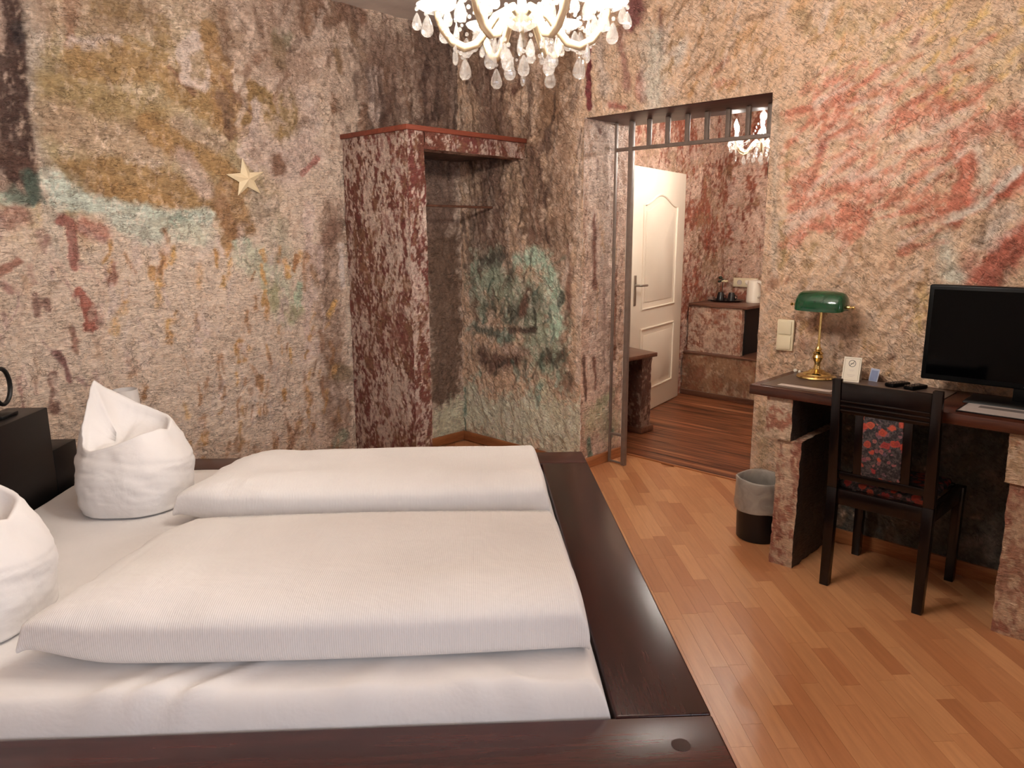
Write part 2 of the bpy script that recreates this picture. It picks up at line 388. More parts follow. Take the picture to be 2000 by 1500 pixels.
CB, SB = math.cos(R(43.2)), math.sin(R(43.2))
def bw(u, v, z=0.0):
    """bed frame coordinates (u to the right of the bed, v away from the camera side) to the room"""
    return Vector((CAM.x + u * CB + v * SB, CAM.y - u * SB + v * CB, z))
BED_RZ = -R(43.2)
PAINT_LEFT = [([(-2.37, 1.74), (-2.242, 2.146), (-1.888, 2.078), (-1.658, 1.78)], 0.3694, (167, 143, 94), 0.44999999999999996, 0.0, 0.8, 0.5),
 ([(-2.32, 2.367), (-1.627, 2.447)], 0.1897, (167, 147, 106), 0.6000000000000001, 0.2, 0.6, 0.5),
 ([(-1.459, 2.526), (-0.972, 2.562), (-0.553, 2.464)], 0.392, (150, 116, 94), 0.6000000000000001, 0.3, 0.6, 0.5),
 ([(-1.222, 2.594), (-1.258, 2.097)], 0.1943, (150, 116, 94), 0.6000000000000001, 0.35, 0.5, 0.5),
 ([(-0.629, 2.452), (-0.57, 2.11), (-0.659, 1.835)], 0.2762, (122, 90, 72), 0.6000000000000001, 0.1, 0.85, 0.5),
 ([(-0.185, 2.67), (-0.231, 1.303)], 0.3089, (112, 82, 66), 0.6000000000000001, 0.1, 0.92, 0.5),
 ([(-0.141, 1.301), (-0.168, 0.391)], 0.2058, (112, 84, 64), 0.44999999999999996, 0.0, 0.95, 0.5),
 ([(-0.055, 0.188), (-0.271, 0.082)], 0.1649, (200, 196, 166), 0.375, 0.0, 1.0, 0.5),
 ([(-0.67, 2.361), (-0.664, 2.131)], 0.0834, (203, 181, 168), 0.6000000000000001, 0.4, 0.5, 0.5),
 ([(-0.806, 2.509), (-0.894, 2.192)], 0.1354, (172, 148, 128), 0.675, 0.3, 0.7, 0.5),
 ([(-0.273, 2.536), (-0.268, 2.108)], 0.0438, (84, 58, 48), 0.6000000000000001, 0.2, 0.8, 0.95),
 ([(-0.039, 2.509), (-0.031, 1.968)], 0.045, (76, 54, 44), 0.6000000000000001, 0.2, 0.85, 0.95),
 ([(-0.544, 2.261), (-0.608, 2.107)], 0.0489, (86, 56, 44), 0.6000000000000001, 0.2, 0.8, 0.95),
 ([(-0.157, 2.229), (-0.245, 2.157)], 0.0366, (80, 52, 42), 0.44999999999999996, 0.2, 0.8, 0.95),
 ([(-0.967, 2.642), (-0.76, 2.709)], 0.0915, (122, 80, 56), 0.6000000000000001, 0.2, 0.8, 0.5),
 ([(-2.486, 2.416), (-2.53, 2.046), (-2.561, 1.709)], 0.1486, (150, 122, 108), 0.375, 0.0, 0.8, 0.5),
 ([(-2.505, 2.412), (-2.519, 2.17), (-2.57, 1.708)], 0.0428, (74, 50, 42), 0.44999999999999996, 0.47, 0.95, 0.95),
 ([(-2.471, 2.359), (-2.492, 2.112), (-2.526, 1.732)], 0.043, (74, 50, 42), 0.44999999999999996, 0.47, 0.95, 0.95),
 ([(-2.562, 2.163), (-2.598, 1.728)], 0.0428, (74, 50, 42), 0.44999999999999996, 0.47, 0.95, 0.95),
 ([(-2.489, 1.947), (-2.544, 1.688)], 0.0429, (74, 50, 42), 0.44999999999999996, 0.47, 0.95, 0.95),
 ([(-2.482, 2.297), (-2.489, 2.265)], 0.0409, (48, 36, 36), 0.44999999999999996, 0, 0.9, 0.95),
 ([(-2.589, 1.791), (-2.513, 1.711)], 0.0745, (92, 62, 50), 0.6000000000000001, 0.2, 0.8, 0.5),
 ([(-2.422, 2.389), (-2.443, 2.015), (-2.451, 1.627), (-2.447, 1.381)], 0.0488, (176, 160, 142), 0.44999999999999996, 0.1, 0.85, 0.5),
 ([(-2.387, 2.21), (-2.423, 1.803)], 0.0635, (155, 133, 90), 0.6000000000000001, 0.2, 0.8, 0.5),
 ([(-2.28, 2.457), (-2.295, 2.267)], 0.0415, (157, 99, 64), 0.5249999999999999, 0.1, 0.85, 0.95),
 ([(-2.338, 2.384), (-1.924, 2.44)], 0.1415, (164, 132, 104), 0.675, 0.35, 0.7, 0.5),
 ([(-2.145, 2.463), (-1.992, 2.449)], 0.0796, (135, 105, 60), 0.6000000000000001, 0.4, 0.8, 0.5),
 ([(-2.27, 2.271), (-2.098, 2.288), (-1.896, 2.24)], 0.0611, (203, 181, 168), 0.5249999999999999, 0.15, 0.9, 0.5),
 ([(-2.257, 2.198), (-1.943, 2.244), (-1.66, 2.067), (-1.583, 2.013)], 0.106, (159, 123, 68), 0.41250000000000003, 0.0, 0.95, 0.5),
 ([(-2.05, 2.329), (-1.916, 2.283), (-1.781, 2.162)], 0.0369, (165, 131, 76), 0.44999999999999996, 0.1, 0.9, 0.95),
 ([(-1.872, 2.243), (-1.763, 2.14)], 0.0185, (132, 90, 62), 0.375, 0.1, 0.8, 0.95),
 ([(-2.353, 2.068), (-2.081, 2.022), (-1.899, 1.959)], 0.1088, (157, 129, 78), 0.5249999999999999, 0.1, 0.9, 0.5),
 ([(-2.388, 1.935), (-2.206, 1.886), (-1.981, 1.857)], 0.1196, (172, 142, 112), 0.6000000000000001, 0.25, 0.8, 0.5),
 ([(-1.848, 1.975), (-1.674, 1.905)], 0.0801, (172, 146, 122), 0.6000000000000001, 0.3, 0.75, 0.5),
 ([(-1.972, 1.952), (-1.881, 1.888), (-1.63, 1.781), (-1.555, 1.682)], 0.0808, (159, 119, 62), 0.44999999999999996, 0.1, 0.9, 0.5),
 ([(-2.354, 1.697), (-2.18, 1.716), (-1.927, 1.668), (-1.754, 1.598)], 0.1095, (155, 119, 66), 0.375, 0.0, 0.95, 0.5),
 ([(-2.23, 1.657), (-2.143, 1.636), (-1.934, 1.594)], 0.0658, (161, 121, 64), 0.375, 0.05, 0.95, 0.5),
 ([(-2.431, 1.737), (-2.298, 1.632)], 0.0523, (145, 125, 88), 0.5249999999999999, 0.2, 0.8, 0.5),
 ([(-1.763, 2.353), (-1.776, 2.21), (-1.714, 2.194), (-1.677, 2.32), (-1.736, 2.381), (-1.793, 2.302)], 0.0494, (203, 181, 168), 0.375, 0.15, 0.85, 0.5),
 ([(-1.729, 2.312), (-1.719, 2.23)], 0.0434, (155, 125, 82), 0.44999999999999996, 0.1, 0.9, 0.95),
 ([(-1.881, 2.448), (-1.895, 2.309)], 0.046, (153, 123, 76), 0.44999999999999996, 0.1, 0.85, 0.95),
 ([(-1.665, 2.452), (-1.628, 2.279), (-1.637, 2.02)], 0.0528, (161, 121, 68), 0.375, 0.05, 0.95, 0.5),
 ([(-1.572, 2.311), (-1.588, 1.962)], 0.0405, (159, 119, 66), 0.375, 0.1, 0.9, 0.95),
 ([(-1.443, 2.192), (-1.507, 1.995)], 0.0597, (157, 121, 68), 0.30000000000000004, 0.0, 1.0, 0.5),
 ([(-1.387, 2.174), (-1.325, 2.011), (-1.226, 1.886)], 0.0549, (155, 123, 72), 0.30000000000000004, 0.0, 1.0, 0.5),
 ([(-1.253, 2.164), (-1.234, 1.993)], 0.0712, (153, 125, 80), 0.375, 0.1, 0.95, 0.5),
 ([(-1.433, 2.13), (-1.445, 1.987), (-1.54, 1.864), (-1.46, 1.791)], 0.0283, (203, 181, 168), 0.375, 0.1, 0.9, 0.95),
 ([(-1.126, 2.192), (-1.086, 2.061), (-1.273, 1.882)], 0.0771, (203, 181, 168), 0.6000000000000001, 0.3, 0.8, 0.5),
 ([(-1.452, 1.896), (-1.279, 1.801), (-1.146, 1.891)], 0.1304, (186, 160, 146), 0.6000000000000001, 0.3, 0.85, 0.5),
 ([(-1.838, 1.819), (-1.747, 1.674)], 0.067, (184, 156, 140), 0.5249999999999999, 0.35, 0.8, 0.5),
 ([(-1.338, 1.838), (-1.325, 1.798)], 0.051, (130, 90, 64), 0.44999999999999996, 0.2, 0.9, 0.5),
 ([(-1.639, 1.678), (-1.541, 1.497), (-1.633, 1.417)], 0.0738, (153, 115, 70), 0.375, 0.0, 0.95, 0.5),
 ([(-1.673, 1.6), (-1.605, 1.417)], 0.0494, (145, 103, 60), 0.375, 0.0, 0.95, 0.5),
 ([(-1.47, 1.658), (-1.464, 1.551), (-1.385, 1.607)], 0.0695, (160, 140, 118), 0.6000000000000001, 0.2, 0.8, 0.5),
 ([(-1.186, 1.778), (-1.082, 1.868)], 0.0164, (167, 99, 86), 0.375, 0.2, 0.85, 0.95),
 ([(-1.231, 2.465), (-1.276, 2.471)], 0.0656, (134, 124, 98), 0.5249999999999999, 0.2, 0.85, 0.5),
 ([(-1.284, 2.354), (-1.292, 2.455)], 0.0589, (131, 105, 74), 0.5249999999999999, 0.2, 0.8, 0.5),
 ([(-0.925, 2.516), (-0.901, 2.357)], 0.034, (133, 103, 68), 0.5249999999999999, 0.2, 0.8, 0.95),
 ([(-2.62, 1.604), (-2.527, 1.592)], 0.0286, (172, 182, 160), 0.44999999999999996, 0.1, 0.9, 0.95),
 ([(-2.435, 1.704), (-2.394, 1.617), (-2.281, 1.586), (-2.013, 1.532), (-1.76, 1.527)], 0.0638, (180, 187, 170), 0.44999999999999996, 0.0, 1.0, 0.5),
 ([(-2.177, 1.53), (-2.044, 1.458), (-1.945, 1.471)], 0.0776, (184, 186, 168), 0.5249999999999999, 0.05, 0.95, 0.5),
 ([(-1.943, 1.495), (-1.769, 1.432)], 0.0729, (178, 176, 154), 0.6000000000000001, 0.2, 0.9, 0.5),
 ([(-1.916, 1.52), (-1.863, 1.546)], 0.0361, (148, 160, 140), 0.5249999999999999, 0.1, 0.9, 0.95),
 ([(-1.579, 1.39), (-1.549, 1.403)], 0.0435, (126, 156, 132), 0.5249999999999999, 0, 0.9, 0.95),
 ([(-1.554, 1.336), (-1.383, 1.219), (-1.335, 1.016)], 0.1085, (180, 178, 152), 0.5249999999999999, 0.1, 0.9, 0.5),
 ([(-1.365, 1.47), (-1.317, 1.273)], 0.0955, (176, 164, 138), 0.6000000000000001, 0.3, 0.8, 0.5),
 ([(-1.418, 1.165), (-1.337, 0.987), (-1.253, 1.039)], 0.0644, (160, 152, 112), 0.5249999999999999, 0.05, 0.9, 0.5),
 ([(-1.267, 1.069), (-1.245, 1.155)], 0.0418, (160, 176, 146), 0.5249999999999999, 0.1, 0.9, 0.95),
 ([(-2.514, 1.7), (-2.514, 1.614)], 0.0429, (70, 84, 72), 0.5249999999999999, 0.2, 0.95, 0.95),
 ([(-2.589, 1.633), (-2.554, 1.606)], 0.04, (86, 98, 84), 0.6000000000000001, 0.2, 0.8, 0.95),
 ([(-2.631, 1.514), (-2.572, 1.536)], 0.057, (161, 113, 94), 0.6000000000000001, 0.3, 0.85, 0.5),
 ([(-2.415, 1.516), (-2.378, 1.516), (-2.392, 1.31)], 0.026, (156, 88, 76), 0.44999999999999996, 0.15, 0.9, 0.95),
 ([(-2.324, 1.494), (-2.251, 1.459)], 0.064, (165, 99, 78), 0.6000000000000001, 0.15, 0.9, 0.5),
 ([(-2.373, 1.181), (-2.349, 1.12), (-2.346, 1.024)], 0.032, (158, 88, 70), 0.375, 0.05, 1.0, 0.95),
 ([(-2.676, 1.298), (-2.604, 1.34)], 0.0256, (153, 99, 78), 0.375, 0.1, 0.9, 0.95),
 ([(-2.217, 1.316), (-2.235, 1.233)], 0.0263, (155, 99, 76), 0.44999999999999996, 0.2, 0.9, 0.95),
 ([(-2.657, 1.221), (-2.649, 1.209)], 0.0256, (161, 107, 90), 0.5249999999999999, 0.2, 0.8, 0.95),
 ([(-2.557, 1.192), (-2.56, 1.101)], 0.0229, (132, 88, 76), 0.5249999999999999, 0.2, 0.8, 0.95),
 ([(-2.516, 1.167), (-2.511, 1.12)], 0.0172, (128, 84, 74), 0.5249999999999999, 0.2, 0.8, 0.95),
 ([(-2.503, 0.921), (-2.469, 0.845), (-2.464, 0.784)], 0.0233, (118, 68, 64), 0.5249999999999999, 0.2, 0.9, 0.95),
 ([(-2.524, 0.828), (-2.536, 0.662)], 0.0262, (126, 80, 66), 0.6000000000000001, 0.2, 0.85, 0.95),
 ([(-2.663, 0.825), (-2.66, 0.684)], 0.0173, (140, 84, 74), 0.6000000000000001, 0.2, 0.8, 0.95),
 ([(-2.428, 1.031), (-2.419, 0.911)], 0.0203, (135, 99, 74), 0.6000000000000001, 0.3, 0.8, 0.95),
 ([(-1.001, 1.557), (-1.061, 1.145), (-1.052, 0.717), (-1.047, 0.206)], 0.1225, (152, 120, 98), 0.5249999999999999, 0.1, 0.9, 0.5),
 ([(-1.149, 1.612), (-1.224, 0.738)], 0.0391, (202, 174, 160), 0.5249999999999999, 0.2, 0.8, 0.95),
 ([(-1.044, 1.411), (-0.987, 1.499)], 0.0595, (134, 98, 78), 0.5249999999999999, 0.1, 0.9, 0.5),
 ([(-1.057, 0.639), (-0.95, 0.609)], 0.0743, (133, 109, 78), 0.6000000000000001, 0.1, 0.85, 0.5),
 ([(-1.202, 1.153), (-1.191, 1.327)], 0.0291, (179, 131, 86), 0.44999999999999996, 0.2, 0.8, 0.95),
 ([(-0.959, 1.381), (-0.962, 1.14)], 0.0233, (206, 190, 180), 0.5249999999999999, 0.2, 0.8, 0.95),
 ([(-1.009, 0.231), (-1.066, 0.194)], 0.0544, (130, 136, 112), 0.6000000000000001, 0.1, 0.8, 0.5)]
SCATTER_LEFT = [((-0.808, -0.012, 1.827, 2.7), 70, 90, 0.12, (0.103, 0.376), (0.0068, 0.0273), [(98, 70, 54), (150, 122, 104), (84, 60, 48), (140, 110, 92), (116, 84, 62)], 0.7, 0.35, 0.75),
 ((-1.613, -0.757, 1.985, 2.764), 60, 80, 0.5, (0.063, 0.219), (0.0125, 0.0438), [(140, 100, 72), (188, 164, 146), (150, 118, 90), (120, 88, 66), (176, 150, 130)], 0.7, 0.45, 0.75),
 ((-2.742, -2.158, 0.662, 1.495), 60, 95, 0.3, (0.041, 0.123), (0.0082, 0.0219), [(178, 148, 128), (150, 104, 88), (204, 180, 160), (186, 150, 118), (160, 120, 112)], 0.8, 0.45, 0.7),
 ((-2.264, -1.044, 0.221, 1.423), 90, 80, 0.22, (0.035, 0.117), (0.0117, 0.0264), [(196, 150, 78), (180, 132, 70), (186, 138, 78), (164, 116, 70)], 0.7, 0.36, 1.0),
 ((-2.264, -1.044, 0.221, 1.423), 70, 90, 0.3, (0.059, 0.176), (0.0117, 0.0323), [(200, 178, 168), (184, 160, 152), (206, 184, 170)], 0.9, 0.45, 0.6),
 ((-1.865, -0.942, 0.158, 0.84), 50, 85, 0.2, (0.046, 0.138), (0.0092, 0.0214), [(160, 112, 70), (150, 104, 70), (170, 124, 80)], 0.7, 0.38, 0.8)]
PAINT_RIGHT = [([(0.317, 2.618), (0.299, 1.368)], 0.3048, (126, 92, 74), 0.7, 0.05, 0.95, 0.7),
 ([(0.82, 2.588), (0.871, 1.373)], 0.2643, (149, 113, 88), 0.8, 0.2, 0.85, 0.7),
 ([(0.936, 2.46), (0.744, 2.062)], 0.1357, (142, 104, 72), 0.7, 0.15, 0.85, 0.7),
 ([(0.619, 1.925), (0.705, 1.434)], 0.1691, (126, 90, 70), 0.8, 0.1, 0.9, 0.7),
 ([(0.578, 2.372), (0.513, 2.308)], 0.0565, (108, 68, 54), 0.8, 0.2, 0.8, 0.7),
 ([(0.871, 1.373), (0.922, 0.497)], 0.1341, (149, 119, 95), 0.8, 0.2, 0.85, 0.7),
 ([(0.102, 1.367), (0.142, 0.886)], 0.0738, (135, 110, 88), 0.7, 0.2, 0.9, 0.7),
 ([(0.296, 1.169), (0.662, 0.989), (0.75, 0.704)], 0.2383, (151, 164, 137), 0.6, 0.05, 0.9, 0.7),
 ([(0.53, 1.274), (0.748, 1.31), (0.853, 1.127), (0.855, 0.875)], 0.0801, (167, 192, 164), 0.6, 0.05, 0.95, 0.7),
 ([(0.149, 1.232), (0.218, 0.891)], 0.0584, (158, 171, 144), 0.7, 0.2, 0.85, 0.7),
 ([(0.2, 1.267), (0.439, 1.305), (0.484, 1.175)], 0.0699, (81, 63, 54), 0.8, 0.45, 0.8, 0.7),
 ([(0.293, 0.965), (0.482, 0.911), (0.662, 1.022)], 0.1162, (79, 81, 68), 0.9, 0.46, 0.8, 0.7),
 ([(0.618, 1.084), (0.574, 0.951)], 0.0485, (131, 92, 74), 0.7, 0.1, 0.9, 0.7),
 ([(0.14, 0.815), (0.434, 0.772)], 0.071, (79, 97, 86), 0.8, 0.15, 0.85, 0.7),
 ([(0.481, 0.827), (0.685, 0.845)], 0.0342, (90, 63, 52), 0.7, 0.1, 0.9, 0.7),
 ([(0.162, 0.64), (0.287, 0.577), (0.504, 0.643)], 0.0988, (99, 65, 54), 0.8, 0.3, 0.9, 0.7),
 ([(0.386, 0.699), (0.618, 0.69)], 0.0486, (178, 144, 122), 0.8, 0.2, 0.8, 0.7),
 ([(0.75, 0.671), (0.919, 0.69)], 0.0599, (104, 90, 70), 0.8, 0.2, 0.85, 0.7),
 ([(0.88, 0.458), (0.963, 0.503)], 0.06, (158, 119, 92), 0.8, 0.2, 0.8, 0.7),
 ([(0.076, 0.265), (0.281, 0.189), (0.752, 0.237), (1.048, 0.224)], 0.2205, (230, 225, 194), 0.45, 0.0, 1.0, 0.7),
 ([(0.751, 0.473), (0.881, 0.359)], 0.1017, (219, 212, 176), 0.7, 0.1, 0.9, 0.7),
 ([(0.708, 0.365), (0.729, 0.486)], 0.031, (117, 149, 131), 0.8, 0.2, 0.8, 0.7),
 ([(0.015, 0.367), (0.007, 0.066)], 0.0232, (101, 133, 117), 0.7, 0.1, 0.8, 0.7),
 ([(1.018, 2.008), (1.042, 0.578)], 0.0296, (210, 180, 158), 0.7, 0.25, 0.8, 0.7),
 ([(0.951, 1.374), (0.964, 1.009)], 0.0328, (135, 88, 68), 0.7, 0.2, 0.8, 0.7),
 ([(0.914, 1.129), (0.971, 1.374)], 0.0261, (214, 187, 167), 0.8, 0.3, 0.7, 0.7),
 ([(1.082, 2.542), (1.09, 2.139)], 0.0227, (128, 56, 56), 0.4, 0.0, 1.0, 0.7),
 ([(1.382, 2.713), (1.371, 2.542)], 0.0827, (122, 58, 62), 0.7, 0.1, 0.9, 0.7),
 ([(1.544, 2.558), (1.567, 2.359)], 0.0246, (136, 86, 72), 0.7, 0.15, 0.85, 0.7),
 ([(1.29, 2.506), (1.349, 2.214)], 0.0377, (150, 96, 84), 0.8, 0.2, 0.8, 0.7),
 ([(1.43, 2.255), (1.45, 2.15)], 0.0494, (160, 86, 70), 0.8, 0.2, 0.9, 0.7),
 ([(1.232, 2.136), (1.336, 2.112)], 0.0313, (158, 84, 68), 0.7, 0.15, 0.9, 0.7),
 ([(1.153, 2.53), (1.196, 2.208)], 0.0512, (186, 164, 148), 0.8, 0.2, 0.8, 0.7),
 ([(1.519, 2.416), (1.53, 2.14)], 0.1039, (190, 184, 168), 0.8, 0.2, 0.8, 0.7),
 ([(1.644, 2.323), (1.672, 2.367)], 0.0667, (204, 192, 178), 0.8, 0.2, 0.8, 0.7),
 ([(1.67, 2.415), (1.612, 2.377)], 0.0275, (182, 140, 90), 0.7, 0.2, 0.8, 0.7),
 ([(1.882, 2.157), (2.017, 2.151)], 0.0259, (190, 128, 96), 0.7, 0.2, 0.85, 0.7),
 ([(1.865, 2.218), (1.93, 2.267)], 0.0234, (178, 112, 84), 0.7, 0.2, 0.85, 0.7),
 ([(1.767, 2.208), (1.834, 2.27)], 0.0207, (180, 126, 84), 0.7, 0.2, 0.8, 0.7),
 ([(2.454, 2.363), (2.586, 2.298), (2.663, 2.343)], 0.0928, (172, 142, 96), 0.9, 0.3, 0.75, 0.7),
 ([(2.27, 2.419), (2.324, 2.324)], 0.0562, (164, 136, 90), 0.9, 0.3, 0.7, 0.7),
 ([(2.766, 2.07), (2.992, 2.02), (3.139, 2.073)], 0.1822, (190, 166, 138), 0.8, 0.1, 0.7, 0.7),
 ([(2.969, 2.248), (3.126, 2.183)], 0.1571, (192, 164, 132), 0.8, 0.1, 0.7, 0.7),
 ([(2.41, 1.794), (2.452, 1.9)], 0.03, (182, 98, 78), 0.5, 0.1, 1.0, 0.7),
 ([(2.968, 1.733), (2.977, 1.83)], 0.0416, (184, 100, 76), 0.6, 0.1, 0.9, 0.7),
 ([(2.974, 1.492), (2.995, 1.652), (3.032, 1.729)], 0.0595, (190, 106, 78), 0.5, 0.05, 1.0, 0.7),
 ([(3.041, 1.551), (3.14, 1.607), (3.209, 1.66)], 0.0563, (184, 96, 70), 0.5, 0.05, 1.0, 0.7),
 ([(3.032, 1.806), (3.079, 1.859), (3.176, 1.886)], 0.0619, (190, 124, 100), 0.7, 0.2, 0.85, 0.7),
 ([(3.157, 1.833), (3.188, 1.774)], 0.0513, (182, 104, 82), 0.6, 0.1, 0.9, 0.7),
 ([(3.124, 1.271), (3.165, 1.372), (3.245, 1.412)], 0.0918, (176, 88, 66), 0.6, 0.1, 0.95, 0.7),
 ([(3.032, 1.288), (3.062, 1.35)], 0.0464, (186, 130, 108), 0.8, 0.2, 0.85, 0.7),
 ([(2.956, 1.493), (3.077, 1.55), (3.182, 1.681)], 0.0256, (214, 204, 190), 0.7, 0.1, 0.9, 0.7),
 ([(2.945, 1.411), (2.997, 1.266)], 0.0518, (200, 196, 178), 0.8, 0.2, 0.9, 0.7),
 ([(3.036, 1.767), (3.071, 1.687), (3.068, 1.551)], 0.0386, (200, 184, 164), 0.8, 0.2, 0.85, 0.7),
 ([(3.151, 1.509), (3.092, 1.411)], 0.0668, (206, 190, 176), 0.8, 0.2, 0.85, 0.7),
 ([(2.264, 1.503), (2.283, 1.408), (2.266, 1.288)], 0.0331, (172, 140, 86), 0.8, 0.2, 0.85, 0.7),
 ([(2.39, 1.291), (2.418, 1.386)], 0.0326, (170, 134, 84), 0.8, 0.2, 0.85, 0.7),
 ([(2.264, 1.85), (2.263, 1.69)], 0.0221, (180, 142, 92), 0.8, 0.2, 0.8, 0.7),
 ([(2.228, 1.48), (2.233, 1.287)], 0.0194, (170, 150, 124), 0.8, 0.2, 0.7, 0.7),
 ([(2.19, 2.038), (2.23, 1.336)], 0.0249, (192, 170, 146), 0.8, 0.3, 0.7, 0.7),
 ([(2.447, 1.009), (2.406, 0.907)], 0.0714, (162, 112, 86), 0.9, 0.2, 0.7, 0.7),
 ([(2.566, 0.995), (2.617, 0.929)], 0.0914, (150, 112, 92), 0.9, 0.2, 0.6, 0.7),
 ([(2.883, 1.045), (2.895, 1.133)], 0.0366, (184, 148, 82), 0.8, 0.2, 0.8, 0.7),
 ([(2.887, 1.219), (2.912, 1.156)], 0.0365, (190, 156, 96), 0.8, 0.3, 0.8, 0.7),
 ([(2.223, 0.578), (2.241, 0.315)], 0.0404, (172, 144, 104), 0.8, 0.2, 0.7, 0.7),
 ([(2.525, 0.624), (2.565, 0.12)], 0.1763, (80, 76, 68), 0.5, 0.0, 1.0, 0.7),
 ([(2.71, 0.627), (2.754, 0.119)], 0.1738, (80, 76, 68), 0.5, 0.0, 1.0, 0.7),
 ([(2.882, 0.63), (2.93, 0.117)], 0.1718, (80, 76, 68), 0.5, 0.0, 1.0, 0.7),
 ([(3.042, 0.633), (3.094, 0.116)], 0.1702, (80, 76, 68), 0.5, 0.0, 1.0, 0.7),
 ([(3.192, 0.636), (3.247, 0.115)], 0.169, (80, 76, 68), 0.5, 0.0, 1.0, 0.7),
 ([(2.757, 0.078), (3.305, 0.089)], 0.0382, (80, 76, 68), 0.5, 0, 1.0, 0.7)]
SCATTER_RIGHT = [((0.025, 1.067, 1.366, 2.661), 80, 90, 0.1, (0.132, 0.429), (0.0066, 0.0297), [(92, 66, 52), (150, 122, 102), (100, 72, 58), (136, 104, 80), (118, 86, 60), (160, 132, 112)], 0.7, 0.38, 0.75),
 ((0.054, 0.962, 0.447, 1.314), 60, 85, 0.5, (0.046, 0.149), (0.0066, 0.0266), [(72, 62, 52), (150, 168, 146), (92, 112, 96), (120, 92, 74), (166, 166, 142)], 0.7, 0.4, 0.75),
 ((1.572, 2.475, 2.111, 2.601), 70, 55, 0.3, (0.039, 0.124), (0.0083, 0.0248), [(190, 140, 84), (172, 134, 84), (206, 180, 160), (150, 112, 78), (196, 152, 104)], 0.8, 0.42, 0.8),
 ((2.815, 3.188, 1.921, 2.352), 26, 30, 0.3, (0.03, 0.085), (0.0125, 0.025), [(222, 182, 96), (214, 172, 92), (208, 166, 100)], 0.9, 0.3, 0.8),
 ((2.415, 2.815, 1.965, 2.308), 26, 45, 0.3, (0.036, 0.098), (0.0103, 0.0232), [(184, 142, 86), (202, 160, 96), (160, 92, 76), (176, 150, 104)], 0.9, 0.4, 0.75),
 ((2.291, 3.003, 1.385, 2.136), 120, 28, 0.2, (0.071, 0.215), (0.0127, 0.0329), [(196, 116, 88), (190, 106, 78), (200, 126, 98), (194, 116, 86)], 0.8, 0.4, 0.75),
 ((2.291, 2.983, 1.408, 2.136), 30, 30, 0.25, (0.071, 0.228), (0.0101, 0.0304), [(214, 186, 166), (206, 178, 156), (210, 184, 168)], 0.9, 0.42, 0.7),
 ((2.196, 2.944, 0.737, 1.389), 90, 75, 0.4, (0.026, 0.087), (0.0077, 0.023), [(186, 142, 88), (174, 132, 88), (208, 178, 154), (166, 116, 84), (190, 160, 130)], 0.8, 0.42, 0.75),
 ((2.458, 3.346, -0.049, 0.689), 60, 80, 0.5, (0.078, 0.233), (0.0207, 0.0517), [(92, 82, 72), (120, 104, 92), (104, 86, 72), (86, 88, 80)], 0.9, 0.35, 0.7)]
PAINT_JAMB = [([(0.185, 2.049), (0.249, 0.108)], 0.2098, (196, 172, 156), 0.6, 0.0, 0.6, 0.7),
 ([(0.102, 1.551), (0.124, 1.129)], 0.0297, (130, 76, 56), 0.7, 0.2, 0.95, 0.7),
 ([(0.316, 1.796), (0.327, 1.37)], 0.0238, (150, 92, 62), 0.7, 0.1, 0.95, 0.7),
 ([(0.332, 1.244), (0.338, 0.664)], 0.0207, (140, 88, 58), 0.6, 0.1, 0.95, 0.7),
 ([(0.025, 0.703), (0.051, 0.444)], 0.02, (110, 70, 54), 0.6, 0.1, 0.95, 0.7),
 ([(0.126, 0.69), (0.147, 0.494)], 0.0202, (128, 80, 62), 0.7, 0.2, 0.9, 0.7),
 ([(0.216, 1.124), (0.233, 0.612)], 0.0204, (150, 110, 94), 0.8, 0.2, 0.7, 0.7),
 ([(0.137, 0.298), (0.327, 0.229)], 0.1407, (176, 168, 132), 0.7, 0.05, 0.9, 0.7),
 ([(0.187, 0.389), (0.32, 0.433)], 0.0557, (160, 160, 120), 0.8, 0.1, 0.9, 0.7),
 ([(0.088, 0.175), (0.101, 0.072)], 0.0308, (96, 124, 104), 0.7, 0.1, 0.9, 0.7),
 ([(0.324, 0.161), (0.334, 0.193)], 0.0282, (92, 112, 92), 0.7, 0.1, 0.9, 0.7),
 ([(0.112, 2.057), (0.147, 2.023)], 0.02, (120, 78, 64), 0.6, 0.1, 0.9, 0.7)]
SCATTER_JAMB = [((-0.003, 0.43, 0.45, 1.918), 40, 88, 0.1, (0.064, 0.191), (0.0064, 0.0159), [(206, 184, 168), (150, 106, 82), (120, 78, 60), (190, 150, 110)], 0.7, 0.42, 0.8)]
# ------------------------------------------------------------------ materials
M = {}
M['plaster'] = plaster('painted_stucco')
M['plaster_right'] = plaster('painted_stucco_slanting', 1.0, 1.0, (R(-32), 0, 0), .5)
M['plaster_fleck'] = plaster('scraped_stucco', 0.5, 1.3)
M['ceiling'] = simple('ceiling_plaster', (214, 203, 192), 0.8, var=0.12, scale=5, bumpy=0.5)
M['plain_wall'] = simple('plain_plaster', (226, 212, 198), 0.7, var=0.12, scale=4, bumpy=0.3)
M['bed_wood'] = wood('mahogany', (44, 19, 17), (74, 34, 27), 'x', 0.27, 0.4)
M['bed_wood_y'] = wood('mahogany_cross', (38, 17, 17), (62, 29, 25), 'y', 0.27, 0.4)
M['black_wood'] = wood('black_wood', (9, 8, 9), (18, 15, 15), 'y', 0.4, 0.3)
M['chair_wood'] = wood('chair_wood', (11, 8, 8), (25, 14, 12), 'z', 0.22, 0.4)
M['desk_wood'] = wood('desk_wood', (44, 22, 17), (92, 48, 32), 'y', 0.25, 0.5)
M['base_wood'] = wood('baseboard_beech', (150, 92, 56), (186, 124, 80), 'x', 0.4, 0.4)
M['base_wood_y'] = wood('baseboard_beech_cross', (150, 92, 56), (186, 124, 80), 'y', 0.4, 0.4)
